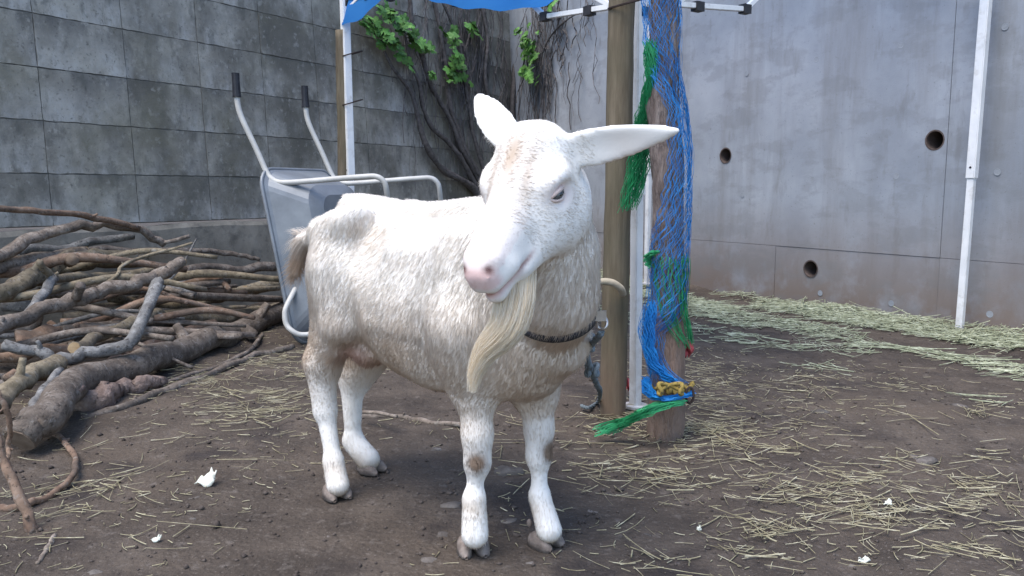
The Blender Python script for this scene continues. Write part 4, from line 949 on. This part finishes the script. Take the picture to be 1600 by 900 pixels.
def gauss(P, c, r): return np.exp(-(((P-np.array(c))/r)**2).sum(1))
def coat_colour(P, Nn):
    a = (P[:, 0]-GO.x)*gf.x+(P[:, 1]-GO.y)*gf.y; b_ = (P[:, 0]-GO.x)*gl_.x+(P[:, 1]-GO.y)*gl_.y; z = P[:, 2]
    hf = (P-HP)@Fh; hf = np.where(hf < .1, hf, .1+(hf-.1)/1.13); hl = (P-HP)@Lh; hu = (P-HP)@Uh
    head = np.clip((1.52-P[:, 1])/.06, 0, 1)*(z > .60)*np.clip((hf+.06)/.05, 0, 1)*np.clip((hu+.16)/.05, 0, 1)
    C = np.tile(np.array([.845, .815, .775]), (len(P), 1))
    def mix(c, w): nonlocal C; w = np.clip(w, 0, 1)[:, None]; C = C*(1-w)+np.array(c)*w
    nz = fbm(P[:, 0]*9+P[:, 2]*5, P[:, 1]*9+P[:, 2]*7, 21, 2)*1.2
    body = 1-head
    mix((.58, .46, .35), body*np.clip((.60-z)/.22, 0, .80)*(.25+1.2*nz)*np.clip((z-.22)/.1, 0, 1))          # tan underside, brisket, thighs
    mix((.46, .34, .24), body*gauss(P, B(-.30, -.10, .50), [.12, .12, .17])*.8*(.15+nz)*.7)
    mix((.62, .51, .40), gauss(P, (.10, 1.53, .58), [.14, .12, .17])*.85*(.4+nz))
    mix((.60, .48, .36), gauss(P, B(-.06, -.13, .705), [.055, .06, .035])*.75)
    mix((.40, .27, .17), gauss(P, B(-.44, -.05, .615), [.045, .045, .07])*.95)
    mix((.45, .26, .16), gauss(P, B(-.18, -.03, .365), [.045, .045, .035])*.85)
    mix((.62, .36, .33), gauss(P, B(-.18, -.05, .40), [.05, .05, .03])*.6)
    for kn in (RFk+[0, -.035, -.008], LFk+[.03, -.02, .0]): mix((.21, .15, .11), (gauss(P, kn, [.024, .026, .024])*2.0)*np.clip(.35+1.3*nz, 0, 1))
    for ft in (RFf+[0, -.03, .012], RHf, LFf): mix((.50, .38, .26), gauss(P, ft, [.04, .04, .022])*.5)
    mix((.33, .25, .17), gauss(P, wpt(562, 722, 2.21), [.05, .05, .03])*.8)
    mix((.55, .45, .35), (z < .03)*.5)
    nz2 = fbm(P[:, 0]*26+P[:, 2]*12, P[:, 1]*26+P[:, 2]*14, 33, 2); mix((.42, .34, .26), (z < .14)*np.clip((nz2-.40)*3, 0, 1)*.35)
    mix((.42, .34, .26), np.clip((.045-z)/.03, 0, 1)*.6)
    # face
    mix((.36, .25, .16), head*np.exp(-(hl/.020)**2)*np.exp(-((hf-.085)/.055)**2)*(hu > -.06)*.8)
    mix((.34, .24, .16), head*np.exp(-((np.abs(hl)-.035)/.010)**2)*np.exp(-((hf-.11)/.06)**2)*(hu > -.06)*.6)
    mix((.78, .58, .54), head*np.clip((hf-.15)/.1, 0, 1)*(hu > -.03)*.38)
    mix((.70, .38, .35), head*np.clip((hf-.258)/.012, 0, 1)*np.clip((hu+.058)/.01, 0, 1)*np.clip((-.012-hu)/.008, 0, 1)*.55)
    mix((.62, .36, .34), head*np.clip((hf-.215)/.03, 0, 1)*np.exp(-((hu+.076)/.010)**2)*.8)
    for s_ in (-1, 1):
        mix((.16, .08, .075), gauss(P, HD(.270, .026*s_, -.019), [.0085, .0085, .0075])*1.3)
    mix((.40, .22, .20), head*np.clip((hf-.185)/.02, 0, 1)*np.exp(-((hu+.0742)/.0045)**2)*.85)
    for e in EYES: mix((.66, .40, .36), gauss(P, e, [.026, .026, .018])*.65)
    mix((.66, .52, .42), np.clip((P[:, 0]-.14)/.05, 0, 1)*head*np.clip(-Nn[:, 2]*1.2, 0, 1)*.8)              # ear inner side
    return C
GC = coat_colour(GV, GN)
goat = thing('goat', GO, 'white goat with a tan beard and brown knee patches standing and turning its head', 'goat')
def attr_mat(name, rough, sheen=0, bump=0, trans=0):
    m = bpy.data.materials.new(name); m.use_nodes = True; N = m.node_tree.nodes; L = m.node_tree.links; b = N['Principled BSDF']
    at_ = N.new('ShaderNodeAttribute'); at_.attribute_name = 'Col'; L.new(at_.outputs['Color'], b.inputs['Base Color']); b.inputs['Roughness'].default_value = rough; b.inputs['Specular IOR Level'].default_value = .15
    if bump:
        nz = N.new('ShaderNodeTexNoise'); nz.inputs['Scale'].default_value = 160; bp = N.new('ShaderNodeBump'); bp.inputs['Strength'].default_value = bump; bp.inputs['Distance'].default_value = .003
        L.new(nz.outputs['Fac'], bp.inputs['Height']); L.new(bp.outputs[0], b.inputs['Normal'])
    if trans:
        t = N.new('ShaderNodeBsdfTranslucent'); L.new(at_.outputs['Color'], t.inputs[0]); mx_ = N.new('ShaderNodeMixShader'); mx_.inputs[0].default_value = trans
        L.new(b.outputs[0], mx_.inputs[1]); L.new(t.outputs[0], mx_.inputs[2]); L.new(mx_.outputs[0], N['Material Output'].inputs[0])
    return m
def set_col(me, C):
    ca = me.color_attributes.new('Col', 'FLOAT_COLOR', 'POINT'); ca.data.foreach_set('color', np.concatenate([C, np.ones((len(C), 1))], 1).astype(np.float32).ravel())
hide_m = attr_mat('goat_hide', .8, bump=.1); fur_m = attr_mat('goat_fur', .6, trans=.40)
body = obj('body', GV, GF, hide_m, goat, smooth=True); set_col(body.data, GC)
# coat: one thin tapering blade of hair at a time
NH = 150000
fi = RNG.choice(len(GF), NH, p=area/area.sum()); wts = RNG.dirichlet([1, 1, 1, 1], NH)
HPp = (GV[GF[fi]]*wts[..., None]).sum(1); HN = (GN[GF[fi]]*wts[..., None]).sum(1); HN /= np.linalg.norm(HN, axis=1)[:, None]
a_ = (HPp[:, 0]-GO.x)*gf.x+(HPp[:, 1]-GO.y)*gf.y; z_ = HPp[:, 2]; hf = (HPp-HP)@Fh; hf = np.where(hf < .1, hf, .1+(hf-.1)/1.13); hl = (HPp-HP)@Lh; hu = (HPp-HP)@Uh
headw = ((HPp[:, 1] < 1.50) & (z_ > .60) & (hf > -.03) & (hu > -.14))
earR = (HPp[:, 0] > .135) & (z_ > .78); earL = (HPp[:, 2] > .90) & (HPp[:, 0] < .02); ears = earR | earL
flow = np.tile(np.array([0, 0, -1.0]), (NH, 1)); 
bodyw = (~headw) & (z_ > .36) & (~ears); flow[bodyw] = np.array([0, 0, -.9])-np.array(gf)*.75
ridge = bodyw & (HN[:, 2] > .6); flow[ridge] = -np.array(gf)*1.0
flow[headw] = (-Uh*.65-Fh*.35)[None]+Lh[None]*np.sign(hl[headw])[:, None]*.45
flow[earR] = np.array([1, -.05, .1]); flow[earL] = np.array([-.25, .6, .5])
cl = lambda s, sd: fbm(HPp[:, 0]*s+HPp[:, 2]*s*.6, HPp[:, 1]*s-HPp[:, 2]*s*.8, sd, 2)-.375
amp = np.where(headw | ears, .35, np.where(z_ < .33, .35, 1.0))
flow = flow + np.stack([cl(9, 1), cl(9, 2), cl(9, 3)], 1)*amp[:, None]*1.6 + RNG.normal(0, .20, (NH, 3))
flow -= HN*(flow*HN).sum(1)[:, None]; flow /= np.linalg.norm(flow, axis=1)[:, None]+1e-9
ln = np.where(headw, .012, np.interp(z_, [.04, .10, .16, .28, .50], [.012, .013, .010, .011, .024])); ln = np.where(ears, .0050, ln)
ln = np.where(ridge, .017, ln); muz = headw & (hf > .19); ln = np.where(muz, .006, ln)
ln = np.where(headw & (hf < .05) & (hu > -.02) & (np.abs(hl) < .045), .012, ln)
for e in EYES: ln = np.where(((HPp-e)**2).sum(1) < .027**2, .0025, ln)
ln = np.where((a_ < -.40) & (z_ > .5), .055, ln)
ln = np.where((z_ < .40) & (z_ > .27) & (np.abs(a_+.18) < .05) & (HN[:, 2] < .0), .035, ln)
ln = ln*RNG.uniform(.55, 1.25, NH)
lay = np.where(headw, .16, .15)+RNG.normal(0, .05, NH); lay = np.where(ears, .12, lay)
lay = lay + np.where(ridge, .14, 0)
d1_ = flow*(1-lay*.3)[:, None]+HN*(lay+.10)[:, None]; d1_ /= np.linalg.norm(d1_, axis=1)[:, None]
d2_ = flow+HN*(lay*.35)[:, None]+np.array([0, 0, -.22]); d2_ /= np.linalg.norm(d2_, axis=1)[:, None]
wd = np.cross(d1_, HN); wd /= np.linalg.norm(wd, axis=1)[:, None]+1e-9
rnd_ = RNG.normal(0, .18, NH)[:, None]; wd = wd+HN*rnd_; wd /= np.linalg.norm(wd, axis=1)[:, None]
hw = RNG.uniform(.0003, .00065, NH)[:, None]; hw = np.where((headw | ears)[:, None], hw*.75, hw)
p0 = HPp-HN*.001; p1 = p0+d1_*(ln*.5)[:, None]; p2 = p1+d2_*(ln*.5)[:, None]
HV = np.stack([p0-wd*hw, p0+wd*hw, p1-wd*hw*.8, p1+wd*hw*.8, p2], 1).reshape(-1, 3)
HV[:, 2] = np.maximum(HV[:, 2], .004)
ib = np.arange(NH)[:, None]*5
HF = np.concatenate([ib+np.array([[0, 1, 3]]), ib+np.array([[0, 3, 2]]), ib+np.array([[2, 3, 4]])], 0)
coat = obj('coat', HV, HF, fur_m, goat, smooth=True); coat['kind'] = 'stuff'
tuft = 1-.14*np.clip((fbm(HPp[:, 0]*30+HPp[:, 2]*8, HPp[:, 1]*30-HPp[:, 2]*9, 91, 3)-.46)*6, 0, 1)*(~(headw | ears))*np.clip((z_-.3)*8, 0, 1)
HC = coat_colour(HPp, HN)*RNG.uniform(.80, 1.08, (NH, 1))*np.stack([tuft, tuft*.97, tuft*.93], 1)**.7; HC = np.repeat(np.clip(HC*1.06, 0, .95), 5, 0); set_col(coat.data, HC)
nrm = np.repeat(HN*.85, 5, 0)+np.repeat(d1_*.25, 5, 0)+np.repeat(RNG.normal(0, .07, (NH, 3)), 5, 0); nrm /= np.linalg.norm(nrm, axis=1)[:, None]
coat.data.normals_split_custom_set_from_vertices(nrm.astype(np.float32))
# beard
NBd = 6000; bc = [Vector(p) for p in catmull([HD(.195, 0, -.105), wpt(798, 502, 1.335), wpt(762, 545, 1.34), wpt(744, 578, 1.345), wpt(738, 612, 1.35)], 6)]; fr_ = frames(bc); mbV = []; mbF = []; mbC = []; mbN = []; rb_ = random.Random(9)
for i in range(NBd):
    an = rb_.random()*6.28; rad = math.sqrt(rb_.random()); e = min(1, abs(rb_.gauss(.60, .19))); wa = rb_.uniform(0, .005); wp = rb_.random()*6.28; wo_ = rb_.random()*6.28; bn = None; prev = []
    tone = rb_.uniform(0, 1); colr = np.array([.90, .86, .77])*(1-tone)+np.array([.80, .68, .50])*tone
    base = len(mbV)
    for j in range(7):
        f = e*j/6; x = f*(len(fr_)-1); k_ = min(int(x), len(fr_)-2); w = x-k_; p = fr_[k_][0].lerp(fr_[k_+1][0], w); sp = np.interp(f, [0, .15, .35, .6, 1], [.030, .034, .029, .018, .007])
        q = p+fr_[k_][2]*(math.cos(an)*rad*sp)+fr_[k_][3]*(math.sin(an)*rad*sp)+Vector((wa*math.sin(f*7+wp), wa*math.cos(f*6+wp), 0))
        wv = Vector((math.cos(wo_), math.sin(wo_)*.5, 0)).normalized()*(.00055*(1-.7*j/6)); mbV += [q-wv, q+wv]; mbC += [colr, colr]; bnv = fr_[k_][2]*math.cos(an)+fr_[k_][3]*math.sin(an); mbN += [bnv, bnv]
    for j in range(6): o_ = base+j*2; mbF.append((o_, o_+1, o_+3, o_+2))
bd = obj('beard', np.array([tuple(v) for v in mbV]), np.array(mbF, np.int32), fur_m, goat, smooth=True); set_col(bd.data, np.array(mbC)); bd['label'] = 'long tan and cream beard'
# eyes
iris_m = mat('goat_iris', [(.3, (.07, .075, .08)), (.7, (.13, .13, .125))], 60, .12, 0, spec=.6)
pup_m = mat('goat_pupil', [(.3, (.008, .009, .012)), (.7, (.015, .016, .02))], 30, .08, 0, spec=.6)
lid_m = mat('goat_eyelid', [(.3, (.55, .42, .38)), (.7, (.70, .58, .53))], 60, .7, .2)
def ball(c, axes, rad, nu=20, nv=12):
    V = []; F = []
    for j in range(nv+1):
        t = math.pi*j/nv
        for i in range(nu):
            p_ = 2*math.pi*i/nu; V.append(np.array(c)+np.array(axes[0])*rad[0]*math.sin(t)*math.cos(p_)+np.array(axes[1])*rad[1]*math.sin(t)*math.sin(p_)+np.array(axes[2])*rad[2]*math.cos(t))
    for j in range(nv):
        for i in range(nu): F.append((j*nu+i, j*nu+(i+1) % nu, (j+1)*nu+(i+1) % nu, (j+1)*nu+i))
    return V, F
for s_, e in zip((-1, 1), EYES):
    c = e-Lh*s_*.003
    EX = np.array([-.47, -.72, -.42]); EX -= Lh*(EX@Lh); EX /= np.linalg.norm(EX); EY = np.cross(Lh, EX); EY *= np.sign(EY[2])
    V, F = ball(c, (EX, EY, Lh), (.0180, .0110, .0120)); ey = obj('eye', V, F, iris_m, goat, smooth=True)
    V, F = ball(c+Lh*s_*.0088, (EX, EY, Lh), (.0090, .0040, .0042)); obj('pupil', V, F, pup_m, ey, smooth=True)
    for up_, lab in ((1, 'upper_eyelid'), (-1, 'lower_eyelid')):
        pts = [c+EX*(.0205*math.cos(t))+EY*(up_*(.0075 if up_ > 0 else .0095)*math.sin(t))+Lh*s_*(.0098*math.sin(t)-.002) for t in np.linspace(0, math.pi, 14)]
        V, F = tube(pts, [.0024, .0052 if up_ > 0 else .0030, .0024], 8); obj(lab, V, F, lid_m, ey, smooth=True)
# hooves: two claws each, and dewclaws
hoof_m = mat('hoof_horn', [(.3, (.11, .088, .075)), (.5, (.19, .155, .135)), (.7, (.28, .235, .21))], 45, .7, .4)
def hoof(top, tip, w=.019):
    top, tip = Vector(top), Vector(tip); tip.z = 0; top = Vector((top.x, top.y, 0)); d = (tip-top).normalized(); sd = Vector((-d.y, d.x, 0)); L_ = .058
    tp = tip-d*L_; mb = MB()
    for s_ in (-1, 1):
        V = []; F = []; prof = [(-.15, .6, .026), (.1, .92, .036), (.35, 1.0, .036), (.7, .82, .026), (.93, .48, .014), (1.0, .18, .007)]; nn_ = 8
        for (f, ww, hh) in prof:
            c = tp+d*(f*L_)+sd*(s_*(w*.98+.003*f))
            for j in range(nn_):
                a = math.pi*j/(nn_-1); V.append(c+sd*(math.cos(a)*w*.92*ww)+Vector((0, 0, .001+math.sin(a)**.7*hh)))
        for i in range(len(prof)-1):
            for j in range(nn_-1): F.append((i*nn_+j, i*nn_+j+1, (i+1)*nn_+j+1, (i+1)*nn_+j))
            F.append((i*nn_, (i+1)*nn_, (i+1)*nn_+nn_-1, i*nn_+nn_-1))
        F.append(tuple(range(nn_))); F.append(tuple((len(prof)-1)*nn_+j for j in range(nn_-1, -1, -1)))
        mb.add(V, F)
    hv = mb.build('hoof', hoof_m, goat, smooth=True)
    for s_ in (-1, 1):
        c = tp-d*.016+sd*(s_*.015)+Vector((0, 0, .046)); V, F = ball(c, (d, sd, Vector((0, 0, 1))), (.007, .006, .010), 10, 6); obj('dewclaw', V, F, hoof_m, hv, smooth=True)
hoof(wpt(741, 800, 1.68), on_ground(744, 874)); hoof(wpt(846, 800, 1.74), on_ground(872, 860))
hoof(wpt(521, 735, 2.035), on_ground(535, 783)); hoof(wpt(555, 700, 2.24), on_ground(597, 740))

# ------------------------------------------------------------------ collar and tether
bvh = BVHTree.FromPolygons([Vector(v) for v in GV], [tuple(f) for f in GF.tolist()])
cc_ = Vector((.088, 1.56, .575)); cn_ = Vector((-.10, -.55, .80)).normalized(); cx_ = Vector((1, 0, 0)); cx_ = (cx_-cn_*cx_.dot(cn_)).normalized(); cy_ = cn_.cross(cx_)
rad_ = []
for i in range(48):
    t = 2*math.pi*i/48; d = cx_*math.cos(t)+cy_*math.sin(t); hit = bvh.ray_cast(cc_, d); rad_.append(min(hit[3] if hit[0] is not None else .1, .125))
rad_ = np.convolve(np.pad(rad_, 3, 'wrap'), np.ones(7)/7, 'valid')
collar = thing('collar', cc_, 'dark collar strap around the goat neck', 'collar')
V = []; F = []
for i in range(48):
    t = 2*math.pi*i/48; d = cx_*math.cos(t)+cy_*math.sin(t)
    for (o_, h_) in ((-.002, -.009), (.0045, -.008), (.0045, .008), (-.002, .009)): V.append(cc_+d*(rad_[i]+o_)+cn_*h_)
for i in range(48):
    for j in range(4): F.append((i*4+j, ((i+1) % 48)*4+j, ((i+1) % 48)*4+(j+1) % 4, i*4+(j+1) % 4))
obj('strap', V, F, collar_m, collar, smooth=True)
ti = int(np.argmax([(cc_+(cx_*math.cos(2*math.pi*i/48)+cy_*math.sin(2*math.pi*i/48))*rad_[i]).x for i in range(48)])); tt2 = 2*math.pi*ti/48-.35
rp_ = cc_+(cx_*math.cos(tt2)+cy_*math.sin(tt2))*(rad_[ti]+.016)
V, F = tube([rp_+Vector(((.010*math.cos(a)), .004*math.sin(a*2), .013*math.sin(a)-.010)) for a in np.linspace(0, 6.283, 20)], .003, 6, cap=False); obj('ring', V, F, metal_m, collar, smooth=True)
V, F = boxpts(rp_+Vector((-.004, -.004, .004)), (.012, 0, 0), (0, .003, 0), (0, 0, .010)); obj('buckle', V, F, metal_m, collar)
rope = thing('tether_rope', on_ground(925, 636), 'knotted grey-blue tether rope hanging from the goat collar', 'rope')
def twisted(path, r, name):
    pts = catmull(path, 10); fr = frames(pts)
    for ph in (0, 2.09, 4.19):
        q = [p+n_*(math.cos(i*.8+ph)*r*.55)+b_*(math.sin(i*.8+ph)*r*.55) for i, (p, t, n_, b_) in enumerate(fr)]
        V, F = tube(q, r*.62, 6); obj(name, V, F, rope_m, rope, smooth=True)
twisted([rp_+Vector((0, 0, -.03)), at(918, 548, 1.66), at(922, 575, 1.70), at(932, 600, 1.80), at(937, 612, 2.0), on_ground(934, 628, .012), on_ground(920, 637, .012), on_ground(908, 634, .012)], .0065, 'strand')
for (u, v, Y, r) in ((915, 535, 1.645, .016), (925, 578, 1.71, .012)):
    c = at(u, v, Y); pts = [c+Vector((r*math.sin(t)+.006*math.sin(3*t), r*.7*math.cos(2*t), r*math.sin(2*t+.6))) for t in np.linspace(0, 6.28, 30)]
    V, F = tube(pts, .0048, 7); obj('knot', V, F, rope_m, rope, smooth=True)
